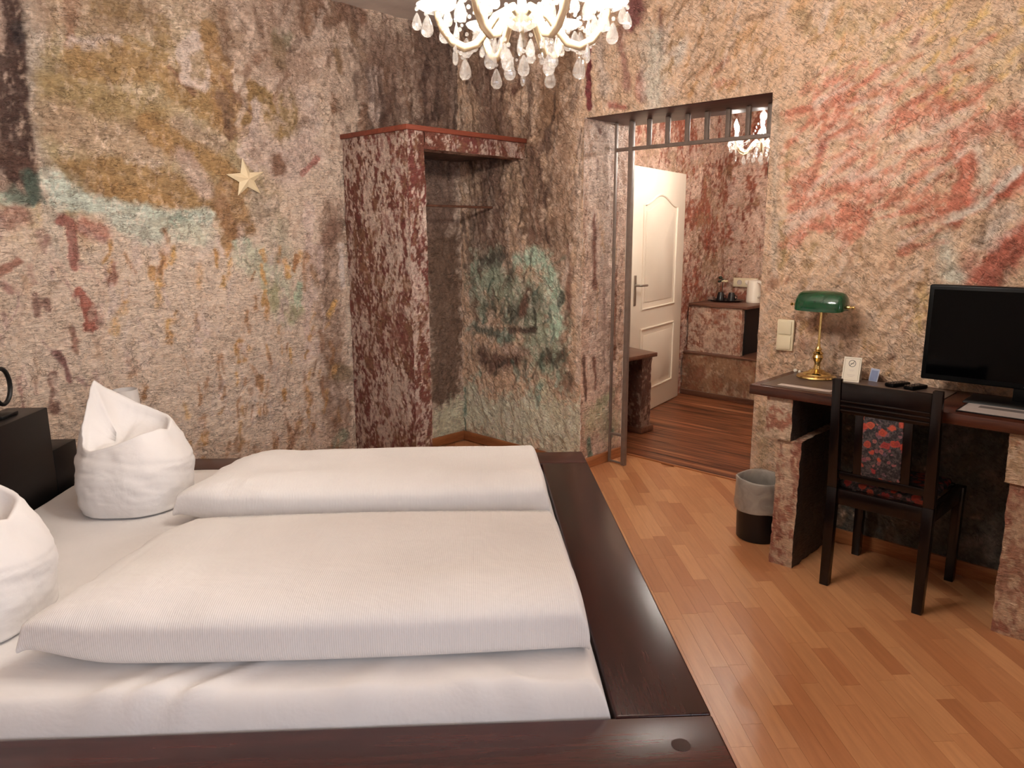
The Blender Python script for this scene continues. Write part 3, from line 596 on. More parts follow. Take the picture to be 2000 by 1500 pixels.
M['red_board'] = wood('red_brown_board', (112, 54, 40), (142, 72, 52), 'x', 0.5, 0.4)
M['lintel'] = wood('lintel_wood', (74, 46, 42), (112, 74, 66), 'y', 0.45, 0.4)
M['shelf_wood'] = wood('hall_shelf_wood', (84, 52, 40), (124, 84, 66), 'y', 0.35, 0.5)
M['iron'] = simple('grey_iron', (122, 106, 96), 0.5, 0.15, var=0.12, scale=30)
M['black_iron'] = simple('black_iron', (18, 17, 17), 0.4, 0.2, var=0.1)
M['brass'] = simple('polished_brass', (232, 204, 138), 0.14, 1.0, var=0.03)
M['gilt'] = simple('gilt_glass', (236, 214, 176), 0.15, 0.3, var=0.04)
M['steel'] = simple('brushed_steel', (176, 170, 160), 0.3, 0.9, var=0.05)
M['white_door'] = simple('white_door_paint', (238, 226, 208), 0.35, var=0.02, scale=3)
M['cream_plastic'] = simple('cream_plastic', (226, 212, 180), 0.35, var=0.02)
M['white_plastic'] = simple('white_plastic', (236, 228, 214), 0.3, var=0.02)
M['white_shade'] = simple('white_lamp_shade', (222, 216, 212), 0.7, var=0.03)
M['black_plastic'] = simple('black_plastic', (8, 8, 9), 0.35, spec=.15, var=0.05)
M['screen'] = simple('tv_screen_glass', (3, 3, 4), 0.10, spec=0.12, var=0.02)
M['silver'] = simple('silver_print', (176, 178, 182), 0.35, var=0.02)
M['paper'] = simple('white_card', (236, 226, 208), 0.6, var=0.02)
M['paper_gold'] = simple('printed_border', (150, 132, 96), 0.6, var=0.05)
M['paper_ink'] = simple('grey_ink', (96, 92, 88), 0.6, var=0.05)
M['blue_card'] = simple('pale_blue_card', (176, 184, 206), 0.5, var=0.04)
M['blue_ink'] = simple('blue_ink', (132, 144, 178), 0.5, var=0.04)
M['pad'] = simple('desk_pad_leather', (88, 72, 64), 0.33, var=0.08, scale=20)
M['strip'] = simple('pale_label', (198, 184, 176), 0.45, var=0.04)
M['sleeve'] = simple('menu_sheet', (196, 186, 182), 0.16, var=0.05)
M['sleeve_dark'] = simple('menu_grey_band', (120, 114, 112), 0.16, var=0.05)
M['black_void'] = simple('niche_black', (9, 8, 9), 0.6, var=0.05)
M['mug'] = simple('black_mug', (30, 28, 30), 0.2, var=0.05)
M['red_pack'] = simple('red_packet', (170, 40, 48), 0.5, var=0.05)
M['leaf'] = simple('dark_leaf', (40, 46, 30), 0.5, var=0.2)
M['petal'] = simple('cream_petal', (230, 214, 176), 0.6, var=0.05)
M['bin_black'] = simple('bin_plastic', (14, 14, 16), 0.35, var=0.05)
M['star'] = simple('cream_star', (240, 220, 182), 0.6, var=0.05)
M['rubber'] = simple('fridge_black', (10, 10, 11), 0.4, var=0.05)

def cloth(name, c, rib=0.0):
    m, nt, b = new_mat(name)
    v = coords(nt)
    n = noise(nt, v, 7, 4, 0.55, 0.3)
    lin = srgb(c)
    nt.links.new(ramp(nt, n, [(0.3, tuple(x * .96 for x in lin)), (0.7, lin)]), b.inputs['Base Color'])
    b.inputs['Roughness'].default_value = 0.85; b.inputs['Specular IOR Level'].default_value = 0.2
    b.inputs['Sheen Weight'].default_value = 0.15
    p = bump(nt, b, n, 0.35, 0.02)
    if rib:
        wv = node(nt, 'ShaderNodeTexWave', wave_type='BANDS', bands_direction='X'); wv.inputs['Scale'].default_value = 60; wv.inputs['Distortion'].default_value = 0.6; wv.inputs['Detail'].default_value = 1
        nt.links.new(v, wv.inputs['Vector']); bump(nt, b, wv.outputs['Fac'], rib, 0.0015, p)
    else:
        bump(nt, b, noise(nt, v, 400, 2), 0.12, 0.001, p)
    return m
M['linen'] = cloth('white_sheet', (228, 223, 220))
M['duvet'] = cloth('white_seersucker', (228, 223, 220), 0.28)
M['pillow'] = cloth('white_pillowcase', (230, 225, 222))

def floral(name):
    m, nt, b = new_mat(name)
    v = coords(nt)
    vd = node(nt, 'ShaderNodeVectorMath', operation='MULTIPLY_ADD')
    nd = node(nt, 'ShaderNodeTexNoise'); nd.inputs['Scale'].default_value = 60; nt.links.new(v, nd.inputs['Vector'])
    nt.links.new(nd.outputs['Color'], vd.inputs[0]); vd.inputs[1].default_value = (.02, .02, .02); nt.links.new(v, vd.inputs[2])
    def flowers(scale, rad, cols, pick):
        vo = node(nt, 'ShaderNodeTexVoronoi'); vo.inputs['Scale'].default_value = scale; nt.links.new(vd.outputs[0], vo.inputs['Vector'])
        sp = node(nt, 'ShaderNodeSeparateColor'); nt.links.new(vo.outputs['Color'], sp.inputs[0])
        a = ramp(nt, vo.outputs['Distance'], [(rad * .75, (1, 1, 1)), (rad, (0, 0, 0))])
        s = ramp(nt, sp.outputs[0], [(pick, (0, 0, 0)), (pick + .02, (1, 1, 1))])
        c = ramp(nt, sp.outputs[1], cols)
        c = mixc(nt, 'MULTIPLY', .8, c, ramp(nt, vo.outputs['Distance'], [(0.0, (1.3, 1.1, .6)), (rad * .4, (.6, .55, .55)), (rad * .7, (1.1, 1, 1))]))
        mu = node(nt, 'ShaderNodeMath', operation='MULTIPLY'); nt.links.new(a, mu.inputs[0]); nt.links.new(s, mu.inputs[1])
        return mu.outputs[0], c
    base = ramp(nt, noise(nt, v, 70, 4, .7), [(0.38, srgb((26, 25, 28))), (0.5, srgb((46, 44, 48))), (0.58, srgb((92, 80, 80))), (0.66, srgb((38, 36, 40)))])
    f1, c1 = flowers(42, .42, [(0.0, srgb((120, 70, 84))), (0.5, srgb((150, 96, 92))), (1, srgb((92, 80, 98)))], .35)
    c = mixc(nt, 'MIX', f1, base, c1)
    f2, c2 = flowers(27, .46, [(0.0, srgb((164, 58, 46))), (0.5, srgb((176, 82, 58))), (1, srgb((140, 42, 52)))], .45)
    c = mixc(nt, 'MIX', f2, c, c2)
    nt.links.new(c, b.inputs['Base Color']); b.inputs['Roughness'].default_value = .8
    bump(nt, b, noise(nt, v, 500, 2), .2, .001)
    return m
M['floral'] = floral('dark_floral_fabric')

def stave_mat():
    m, nt, b = new_mat('beech_laminate')
    oi = node(nt, 'ShaderNodeObjectInfo')
    v = coords(nt, (30, 2.2, 30))
    va = node(nt, 'ShaderNodeVectorMath', operation='ADD'); nt.links.new(v, va.inputs[0]); nt.links.new(oi.outputs['Location'], va.inputs[1])
    g = noise(nt, va.outputs[0], 2.0, 4, .6, .3)
    c = mixc(nt, 'MULTIPLY', 1.0, oi.outputs['Color'], ramp(nt, g, [(0.3, (.88, .85, .82)), (0.65, (1.04, 1.03, 1.02))]))
    nt.links.new(c, b.inputs['Base Color'])
    b.inputs['Roughness'].default_value = .3; b.inputs['Specular IOR Level'].default_value = .5
    return m
M['stave'] = stave_mat()
def floor_base_mat():
    m, nt, b = new_mat('beech_floor_base')
    v = coords(nt, (1, 1, 1), (0, 0, R(43.2) + math.pi / 2))
    br = node(nt, 'ShaderNodeTexBrick'); nt.links.new(v, br.inputs['Vector'])
    br.inputs['Color1'].default_value = (*srgb((196, 142, 100)), 1); br.inputs['Color2'].default_value = (*srgb((174, 116, 78)), 1); br.inputs['Mortar'].default_value = (*srgb((120, 76, 50)), 1)
    br.inputs['Scale'].default_value = 1; br.inputs['Brick Width'].default_value = .4; br.inputs['Row Height'].default_value = .066; br.inputs['Mortar Size'].default_value = .0006
    nt.links.new(br.outputs['Color'], b.inputs['Base Color']); b.inputs['Roughness'].default_value = .32
    return m
M['floor_base'] = floor_base_mat()
def hall_floor_mat():
    m, nt, b = new_mat('striped_walnut_laminate')
    oi = node(nt, 'ShaderNodeObjectInfo')
    v = coords(nt, (1, 1, 1)); 
    va = node(nt, 'ShaderNodeVectorMath', operation='ADD'); nt.links.new(v, va.inputs[0]); nt.links.new(oi.outputs['Location'], va.inputs[1])
    mp = node(nt, 'ShaderNodeMapping'); mp.inputs['Scale'].default_value = (15, .7, 1); nt.links.new(va.outputs[0], mp.inputs['Vector'])
    n = noise(nt, mp.outputs[0], 1.0, 2, .5)
    c = ramp(nt, n, [(0.32, srgb((58, 30, 22))), (0.40, srgb((104, 58, 38))), (0.48, srgb((150, 94, 62))), (0.53, srgb((84, 44, 30))), (0.60, srgb((140, 84, 56))), (0.70, srgb((176, 118, 82)))])
    nt.links.new(c, b.inputs['Base Color']); b.inputs['Roughness'].default_value = .33
    return m
M['hall_floor'] = hall_floor_mat()

def crystal(name, tint=(1, 1, 1), refr=.4):
    m, nt, b = new_mat(name)
    nt.nodes.remove(b)
    out = nt.nodes['Material Output']
    tr = node(nt, 'ShaderNodeBsdfTransparent'); tr.inputs[0].default_value = (.97, .96, .95, 1)
    gl = node(nt, 'ShaderNodeBsdfGlass'); gl.inputs['IOR'].default_value = 1.5; gl.inputs['Roughness'].default_value = 0.02; gl.inputs[0].default_value = (*tint, 1)
    gs = node(nt, 'ShaderNodeBsdfGlossy'); gs.inputs['Roughness'].default_value = 0.08
    df = node(nt, 'ShaderNodeBsdfTranslucent'); df.inputs[0].default_value = (.95, .93, .9, 1)
    v = coords(nt); nz = noise(nt, v, 90, 2)
    m1 = node(nt, 'ShaderNodeMixShader'); m1.inputs[0].default_value = refr; nt.links.new(tr.outputs[0], m1.inputs[1]); nt.links.new(gl.outputs[0], m1.inputs[2])
    m2 = node(nt, 'ShaderNodeMixShader'); nt.links.new(ramp(nt, nz, [(0.4, (.05, .05, .05)), (.7, (.18, .18, .18))]), m2.inputs[0]); nt.links.new(m1.outputs[0], m2.inputs[1]); nt.links.new(gs.outputs[0], m2.inputs[2])
    m3 = node(nt, 'ShaderNodeMixShader'); m3.inputs[0].default_value = .09; nt.links.new(m2.outputs[0], m3.inputs[1]); nt.links.new(df.outputs[0], m3.inputs[2])
    nt.links.new(m3.outputs[0], out.inputs[0])
    return m
M['crystal'] = crystal('cut_crystal')
M['thin_crystal'] = crystal('thin_blown_glass', (1, 1, 1), 0.0)
def glow(name, c, s):
    m, nt, b = new_mat(name)
    b.inputs['Base Color'].default_value = (.9, .9, .9, 1)
    b.inputs['Emission Color'].default_value = (*c, 1); b.inputs['Emission Strength'].default_value = s
    return m
def pane_mat():
    m, nt, b = new_mat('window_glass'); nt.nodes.remove(b)
    tr = node(nt, 'ShaderNodeBsdfTransparent'); gs = node(nt, 'ShaderNodeBsdfGlossy'); gs.inputs['Roughness'].default_value = .02
    fr = node(nt, 'ShaderNodeFresnel'); mx = node(nt, 'ShaderNodeMixShader')
    nt.links.new(fr.outputs[0], mx.inputs[0]); nt.links.new(tr.outputs[0], mx.inputs[1]); nt.links.new(gs.outputs[0], mx.inputs[2]); nt.links.new(mx.outputs[0], nt.nodes['Material Output'].inputs[0])
    return m
M['window_glass'] = pane_mat()
M['bulb'] = glow('lit_candle_bulb', BULB_COL, BULB)
M['bulb_hall'] = glow('lit_hall_bulb', BULB_COL, HALL_BULB)
def bag_mat():
    m, nt, b = new_mat('translucent_bag')
    b.inputs['Base Color'].default_value = (*srgb((176, 168, 158)), 1); b.inputs['Roughness'].default_value = .35
    b.inputs['Alpha'].default_value = .72
    v = coords(nt); n = noise(nt, v, 16, 3, .5, .8)
    nt.links.new(ramp(nt, n, [(.3, srgb((158, 150, 142))), (.7, srgb((196, 187, 176)))]), b.inputs['Base Color'])
    bump(nt, b, n, .6, .01)
    return m
M['bag'] = bag_mat()
def green_glass():
    m, nt, b = new_mat('green_cased_glass')
    v = coords(nt); n = noise(nt, v, 20, 2)
    nt.links.new(ramp(nt, n, [(.3, srgb((3, 58, 32))), (.7, srgb((6, 74, 42)))]), b.inputs['Base Color'])
    b.inputs['Roughness'].default_value = .12; b.inputs['Coat Weight'].default_value = .6; b.inputs['Coat Roughness'].default_value = .05
    return m
M['green'] = green_glass()

# ------------------------------------------------------------------ room shell
CEIL = 2.726
XW, YW = -5.3, -5.3           # far walls behind the camera
DOOR_A, DOOR_B, DOOR_H, WALL_T = 1.06, 2.174, 2.085, 0.46     # doorway along the right wall, its height, wall thickness

def grid_wall(name, A, Z, pos, strokes, scatter, base, seed, keep=None, fade=None, amp=1.0, mat=None, parent=None, flecks=None, gain=1.12):
    ga, gz = np.meshgrid(A, Z, indexing='ij'); a = ga.ravel(); z = gz.ravel()
    d = np.maximum(relief(a, z, seed, amp), -.008)
    if fade is not None: d = d * fade(a, z)
    V = pos(a, z, d)
    c = paint(a, z, base, strokes, scatter, seed, gain=gain)
    if flecks:
        for i, (fc, k, f1, f2, thr) in enumerate(flecks):
            n = .6 * fbm(a * f1 + i * 7, z * f2, seed + i * 3, 4) + .4 * fbm(a * 50, z * 36, seed + i + 2, 3) + (fbm(a * 2.5, z * 2.5, seed + 5 + i, 2) - .5) * .3
            m = (sstep(thr, thr + .06, n) * k)[:, None]; c = c * (1 - m) + np.array(srgb(fc))[None] * (.8 + .4 * fbm(a * 40, z * 40, seed, 2))[:, None] * m
    Q = grid_faces(len(A), len(Z), keep(A, Z) if keep else None)
    return link_mesh(name, np_mesh(name, V, Q, c), mat or M['plaster'], parent)

ST = 0.0058
Zs = np.concatenate([np.arange(-.02, DOOR_H, ST), [DOOR_H], np.arange(DOOR_H + ST, CEIL + .03, ST)])
A_left = np.concatenate([np.linspace(XW, -2.85, 14), np.arange(-2.8, .05, ST)])
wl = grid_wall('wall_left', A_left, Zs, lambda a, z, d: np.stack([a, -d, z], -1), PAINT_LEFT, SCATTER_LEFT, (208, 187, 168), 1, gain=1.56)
tag(wl, 'rough stucco wall painted in ochre, pink and mint behind the bed', kind='structure')
A_right = np.concatenate([np.arange(-.05, DOOR_A, ST), [DOOR_A], np.arange(DOOR_A + ST, DOOR_B, ST), [DOOR_B], np.arange(DOOR_B + ST, 3.6, ST), np.linspace(3.62, -YW, 12)])
def keep_door(A, Z):
    am = (A[:-1] + A[1:]) / 2; zm = (Z[:-1] + Z[1:]) / 2
    return ~(((am > DOOR_A) & (am < DOOR_B))[:, None] & (zm < DOOR_H)[None, :])
def fade_door(a, z):
    dx = np.maximum(np.maximum(DOOR_A - a, a - DOOR_B), 0); dz = np.maximum(z - DOOR_H, 0)
    return np.clip(np.hypot(dx, dz) / 0.02, 0.0, 1)
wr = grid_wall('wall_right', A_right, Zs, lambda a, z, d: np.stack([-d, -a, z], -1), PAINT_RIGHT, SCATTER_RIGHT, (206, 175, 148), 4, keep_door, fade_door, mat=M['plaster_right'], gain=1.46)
tag(wr, 'stucco wall with the doorway, brushed with brown, mint, red and ochre', kind='structure')
A_j = np.arange(0, WALL_T + .001, ST)
grid_wall('door_jamb', A_j, np.arange(-.01, DOOR_H + .004, ST), lambda a, z, d: np.stack([a, -DOOR_A - np.maximum(d, -.004) * .6, z], -1), PAINT_JAMB, SCATTER_JAMB, (184, 152, 132), 6, parent=wr, gain=1.45)
grid_wall('door_jamb', A_j, np.arange(-.01, DOOR_H + .02, .03), lambda a, z, d: np.stack([a, -DOOR_B + d * .5, z], -1), [], [], (190, 165, 145), 8, parent=wr)
MB().box(.014, WALL_T, -DOOR_B + .002, -DOOR_A - .002, DOOR_H - .001, DOOR_H + .06).bevel(.004).build('lintel', M['lintel'], wr)

tag(MB().box(XW - .05, .12, YW - .2, .12, CEIL, CEIL + .05).build('ceiling', M['ceiling'], None, False), 'pale grey plaster ceiling above the bed', kind='structure')
tag(MB().box(XW - .05, XW, YW - .2, .1, -.01, CEIL + .01).build('wall_rear', M['plain_wall'], None, False), 'plain plaster wall behind the headboard side', kind='structure')
WX0, WX1, WZ0, WZ1 = -4.7, -2.3, .85, 2.35        # window in the wall behind the viewer
tag(MB().box(XW, WX0, YW - .2, YW, -.01, CEIL).box(WX1, .05, YW - .2, YW, -.01, CEIL).box(WX0, WX1, YW - .2, YW, -.01, WZ0).box(WX0, WX1, YW - .2, YW, WZ1, CEIL).build('wall_near', M['plain_wall'], None, False), 'plain plaster wall with a window behind the viewer', kind='structure')
win = empty('window_1', ((WX0 + WX1) / 2, YW - .1, WZ0), 0, 'white framed window behind the viewer', None, None, 'structure')
hw, hh = (WX1 - WX0) / 2, WZ1 - WZ0
for nm, q in (('frame_bar', (-hw, -hw + .06, 0, hh)), ('frame_bar', (hw - .06, hw, 0, hh)), ('frame_bar', (-.04, .04, .06, hh - .06)), ('frame_bar', (-hw + .06, hw - .06, 0, .06)), ('frame_bar', (-hw + .06, hw - .06, hh - .06, hh))):
    MB().box(q[0], q[1], -.03, .03, q[2], q[3]).bevel(.004).build(nm, M['white_door'], win)
for s in (-1, 1): MB().box(min(s * .04, s * (hw - .06)), max(s * .04, s * (hw - .06)), -.003, .003, .06, hh - .06).build('pane', M['window_glass'], win, False)
pd = bpy.data.lights.new('daylight_portal', 'AREA'); pd.shape = 'RECTANGLE'; pd.size = WX1 - WX0; pd.size_y = WZ1 - WZ0; pd.cycles.is_portal = True
po = bpy.data.objects.new('daylight_portal', pd); COL.objects.link(po); po.location = ((WX0 + WX1) / 2, YW - .17, (WZ0 + WZ1) / 2); po.rotation_euler = (-math.pi / 2, math.pi, 0)
po.rotation_euler = (math.pi / 2, 0, 0)
fl = tag(MB().box(XW - .05, WALL_T + .03, YW - .2, .12, -.06, -.006).build('floor', M['floor_base'], None, False), 'beech laminate floor of narrow staves', kind='structure')

# laminate staves, one object each, laid parallel to the bed's short side
rng = random.Random(4)
SW = 0.0655
stave_meshes = []
for L in (.22, .30, .36, .42, .50):
    mb = MB(); mb.box(-SW / 2 + .0003, SW / 2 - .0003, -L / 2 + .0003, L / 2 - .0003, -.006, 0)
    me = mb.mesh('stave_%d' % int(L * 100), False); me.materials.append(M['stave']); stave_meshes.append((L, me))
tints = [(197, 141, 98), (201, 146, 102), (193, 136, 94), (188, 130, 89), (205, 150, 106), (197, 141, 98), (182, 123, 83)]
count = 0
u = 0.485
while u < 2.9:
    v = 1.0 - rng.uniform(0, .4)
    while v < 4.9:
        L, me = rng.choice(stave_meshes)
        p = bw(u, v + L / 2)
        v += L
        inside = p.x < 0.06 or (p.x < WALL_T + .14 and -DOOR_B - .15 < p.y < -DOOR_A + .15)
        q = p - CAM
        dep = q.dot(F); px = 1000 + 1450 * q.dot(RR) / dep; py = 750 - 1450 * q.dot(UU) / dep
        if not inside or px > 2260 or py > 1760 or p.y < -3.95 or p.y > 0: continue
        o = bpy.data.objects.new('floor_stave', me); COL.objects.link(o)
        o.location = p; o.rotation_euler = (0, 0, BED_RZ); o.parent = fl
        t = srgb(rng.choice(tints)); k = rng.uniform(.96, 1.04)
        o.color = (t[0] * k, t[1] * k, t[2] * k, 1); count += 1
    u += SW
print('staves', count)

# baseboards
def baseboard(name, x0, x1, y0, y1, mat, label):
    return tag(MB().box(x0, x1, y0, y1, 0.0, .066).bevel(.004).build(name, mat), label, kind='structure')
baseboard('baseboard_left', XW, -.016, -.016, .0, M['base_wood'], 'beech baseboard along the star wall')
baseboard('baseboard_right', -.016, 0, -DOOR_A, 0, M['base_wood_y'], 'beech baseboard between closet corner and doorway')
baseboard('baseboard_jamb', -.016, WALL_T, -DOOR_A - .018, -DOOR_A + .002, M['base_wood'], 'beech baseboard on the doorway jamb')
baseboard('baseboard_desk', -.016, 0, YW, -DOOR_B, M['base_wood_y'], 'beech baseboard under the desk')

# ------------------------------------------------------------------ hall behind the doorway
HX, HY0, HY1 = 3.09, -.31, -3.0
hall_base = (208, 172, 152)
hstep = .012
tag(grid_wall('wall_hall_left', np.arange(WALL_T - .04, HX + .05, hstep), np.arange(-.01, CEIL + .03, hstep), lambda a, z, d: np.stack([a, HY0 - d, z], -1), [], [], hall_base, 3, flecks=[((164, 88, 64), .9, 9, 5, .53), ((150, 78, 58), .8, 16, 6, .56), ((172, 140, 106), .5, 7, 7, .56), ((226, 196, 180), .6, 20, 9, .56)]), 'hall wall of pink and rust stucco beside the white door', kind='structure')
tag(grid_wall('wall_hall_back', np.arange(-HY0 - .05, -HY1 + .03, hstep), np.arange(-.01, CEIL + .03, hstep), lambda a, z, d: np.stack([HX - d, -a, z], -1), [], [], hall_base, 5, flecks=[((164, 88, 64), .9, 9, 5, .53), ((150, 78, 58), .8, 16, 6, .56), ((172, 140, 106), .5, 7, 7, .56), ((226, 196, 180), .6, 20, 9, .56)]), 'hall end wall of pink and rust stucco behind the kettle', kind='structure')
tag(MB().box(0.1, HX + .1, HY1 - .05, HY1, -.01, CEIL + .01).build('wall_hall_right', M['plain_wall'], None, False), 'plain hall wall out of sight', kind='structure')
tag(MB().box(WALL_T - .03, WALL_T, HY1, -DOOR_B, -.01, CEIL + .01).box(WALL_T - .03, WALL_T, -DOOR_A, .1, -.01, CEIL + .01).box(WALL_T - .03, WALL_T, -DOOR_B, -DOOR_A, DOOR_H + .07, CEIL).build('wall_hall_front', M['plain_wall'], None, False), 'hall side of the thick wall around the doorway', kind='structure')
tag(MB().box(.13, HX + .1, HY1 - .06, HY0 + .1, CEIL + .001, CEIL + .05).build('ceiling_hall', M['ceiling'], None, False), 'hall ceiling', kind='structure')
fh = tag(MB().box(WALL_T + .03, HX + .1, HY1 - .05, HY0 + .1, -.05, -.004).build('floor_hall', M['hall_floor'], None, False), 'dark striped laminate hall floor', kind='structure')
PWD = .193
hp = {}
for L in (.6, 1.2):
    me = MB().box(-PWD / 2 + .0006, PWD / 2 - .0006, -L / 2 + .0006, L / 2 - .0006, -.004, .004).mesh('hall_plank', False); me.materials.append(M['hall_floor']); hp[L] = me
x = WALL_T + .03 + PWD / 2; row = 0
while x < 2.5:
    y = HY0 - (0 if row % 2 else 0)
    seq = ([.6, 1.2, .6] if row % 2 else [1.2, .6, .6])
    for L in seq:
        o = bpy.data.objects.new('hall_plank', hp[L]); COL.objects.link(o); o.parent = fh
        o.location = (x, y - L / 2, 0); y -= L
    x += PWD; row += 1
tag(MB().box(WALL_T + .012, WALL_T + .032, -DOOR_B, -DOOR_A - .02, -.004, .007).bevel(.003).build('trim_1', M['base_wood_y']), 'narrow beech threshold strip between the two floors', kind='structure')

# ------------------------------------------------------------------ open closet in the corner
cl_fn = fleck_colors((126, 74, 60), [((224, 198, 184), .9), ((160, 120, 92), .6), ((138, 70, 70), .5), ((226, 204, 190), .8)], .535, 2, 34, 12)
CX, CY, CT = -.916, -.606, .118
cl = empty('closet', (0, 0, 0), 0, 'open corner closet of dark red stucco with pale scrapes and a red ledge', 'closet')
rough_box('side_panel', (CX, CY, 0), (CX + CT, -.004, 1.985), M['plaster_fleck'], cl_fn, cl, .0065, .012, 'xXyZ', 2)
rough_box('header', (CX + CT, CY, 1.895), (-.004, CY + .10, 1.985), M['plaster_fleck'], cl_fn, cl, .0065, .012, 'yYzZ', 5)
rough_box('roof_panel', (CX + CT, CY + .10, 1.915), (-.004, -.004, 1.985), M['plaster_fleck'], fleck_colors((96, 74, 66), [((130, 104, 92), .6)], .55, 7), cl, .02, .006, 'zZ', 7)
MB().prism([(CX - .012, CY - .012), (-.0, CY - .012), (0, 0), (CX - .012, 0)], 1.985, 2.012, 'z').bevel(.004).build('ledge_board', M['red_board'], cl)
rd = MB().tube([(CX + CT - .01, -.312, 1.612), (-.004, -.312, 1.612)], .008, 10).build('hanging_rod', M['shelf_wood'], cl)

# ------------------------------------------------------------------ bed
bed = empty('bed', bw(0, 0), BED_RZ, 'wide mahogany platform bed with broad flat rails around a white mattress', 'bed')
RIM, RT = .38, .055
U0, U1, UI = -2.02, .5215, .303
V0, VI0, VI1, V1 = 1.22, 1.477, 3.36, 3.545
MB().box(U0, U1, V0, VI0 - .003, RIM - RT, RIM).bevel(.006, 3).build('near_rail', M['bed_wood'], bed)
tag(MB().box(U0, U1, VI1 + .002, V1, RIM - RT, RIM).bevel(.006, 3).build('far_rail', M['bed_wood'], bed))
MB().box(UI, U1, VI0, VI1, RIM - RT, RIM).bevel(.006, 3).build('foot_rail', M['bed_wood_y'], bed)
MB().box(U0, -1.69, VI0, VI1, RIM - RT, RIM).bevel(.006, 3).build('head_rail', M['bed_wood_y'], bed)
for nm, b_ in (('side_board', (U0 + .05, U1 - .04, V0 + .04, V0 + .075, .06, RIM - RT)), ('side_board', (U0 + .05, U1 - .04, V1 - .075, V1 - .04, .06, RIM - RT)), ('end_board', (U1 - .075, U1 - .04, V0 + .075, V1 - .075, .06, RIM - RT)), ('end_board', (U0 + .05, U0 + .085, V0 + .075, V1 - .075, .06, RIM - RT))):
    MB().box(*b_).bevel(.003).build(nm, M['bed_wood'], bed)
for lu in (U0 + .12, U1 - .16):
    for lv in (V0 + .12, V1 - .2): MB().box(lu, lu + .08, lv, lv + .08, 0, RIM - RT).bevel(.004).build('leg', M['bed_wood'], bed)
MB().lathe([(0, 0), (.021, 0), (.0205, .0006), (0, .0006)], 24, (.424, 1.376, RIM)).build('wood_plug', M['bed_wood_y'], bed, False)
# stepped headboard
MB().box(-1.845, -1.69, 1.90, 2.936, RIM - .02, .786).bevel(.004).build('headboard_block', M['black_wood'], bed)
MB().box(-1.80, -1.69, 1.72, 1.899, RIM - .02, .609).bevel(.004).build('headboard_step', M['black_wood'], bed)
MB().box(-1.80, -1.69, 2.937, 3.108, RIM - .02, .609).bevel(.004).build('headboard_step', M['black_wood'], bed)

# mattress with its fitted sheet
def soft_slab(name, mat, u0, u1, v0, v1, z0, z1, n=(120, 100), rnd=.06, wr=.004, seed=0, fn=None, parent=None, puff=0.0):
    su = np.linspace(0, 1, n[0]); sv = np.linspace(0, 1, n[1])
    # cluster samples at the rounded borders
    su = .5 - .5 * np.cos(np.pi * su); sv = .5 - .5 * np.cos(np.pi * sv)
    gu, gv = np.meshgrid(su, sv, indexing='ij'); gu = gu.ravel(); gv = gv.ravel()
    u = u0 + (u1 - u0) * gu; v = v0 + (v1 - v0) * gv
    e = np.minimum(np.minimum(u - u0, u1 - u), np.minimum(v - v0, v1 - v))
    t = np.clip(e / rnd, 0, 1); prof = np.sqrt(np.clip(1 - (1 - t) ** 2, 0, 1))
    zt = z0 + (z1 - z0) * prof + puff * np.sin(np.pi * gu) ** .6 * np.sin(np.pi * gv) ** .6
    if fn is not None: u, v, zt = fn(u, v, zt, gu, gv, e)
    zt = zt + wr * prof * (fbm(u * 5, v * 9, seed, 3) - .5) * 2
    top = np.stack([u, v, zt], -1); bot = np.stack([u, v, np.full_like(u, z0 - .001)], -1)
    Q = grid_faces(*n); N = len(u)
    V = np.concatenate([top, bot]); Q2 = np.concatenate([Q, Q[:, ::-1] + N])
    nx, ny = n
    idx = lambda i, j: i * ny + j
    ring = [idx(i, 0) for i in range(nx)] + [idx(nx - 1, j) for j in range(1, ny)] + [idx(i, ny - 1) for i in range(nx - 2, -1, -1)] + [idx(0, j) for j in range(ny - 2, 0, -1)]
    r = np.array(ring); r2 = np.roll(r, -1)
    side = np.stack([r, r + N, r2 + N, r2], -1)
    return link_mesh(name, np_mesh(name, V, np.concatenate([Q2, side])), mat, parent)
def matt_fn(u, v, z, gu, gv, e):
    # pulled creases along the near edge and small tucks at the foot
    near = np.exp(-((v - VI0) / .12) ** 2)
    cre = np.zeros_like(u)
    for (cu, k, w_, sl) in ((-.86, .022, .05, .9), (-.78, .026, .035, 1.0), (-.68, .020, .03, 1.1), (.12, .018, .05, -1.0), (.02, .016, .04, -.9), (-.30, .012, .05, .6)):
        cre += k * np.exp(-((u - cu - (v - VI0) * sl) / w_) ** 2)
    return u, v - .006 * near * (fbm(u * 3, v * 0, 3, 2) - .5), z + near * (cre - .006) - .056 * sstep(3.06, 3.34, v)
mt = soft_slab('mattress', M['linen'], -1.688, UI - .002, VI0 + .001, VI1 - .004, .29, .452, (170, 150), .05, .0022, 3, matt_fn)
mt.location = bw(0, 0); mt.rotation_euler = (0, 0, BED_RZ)
tag(mt, 'white sheeted mattress lying inside the mahogany bed frame', 'mattress')

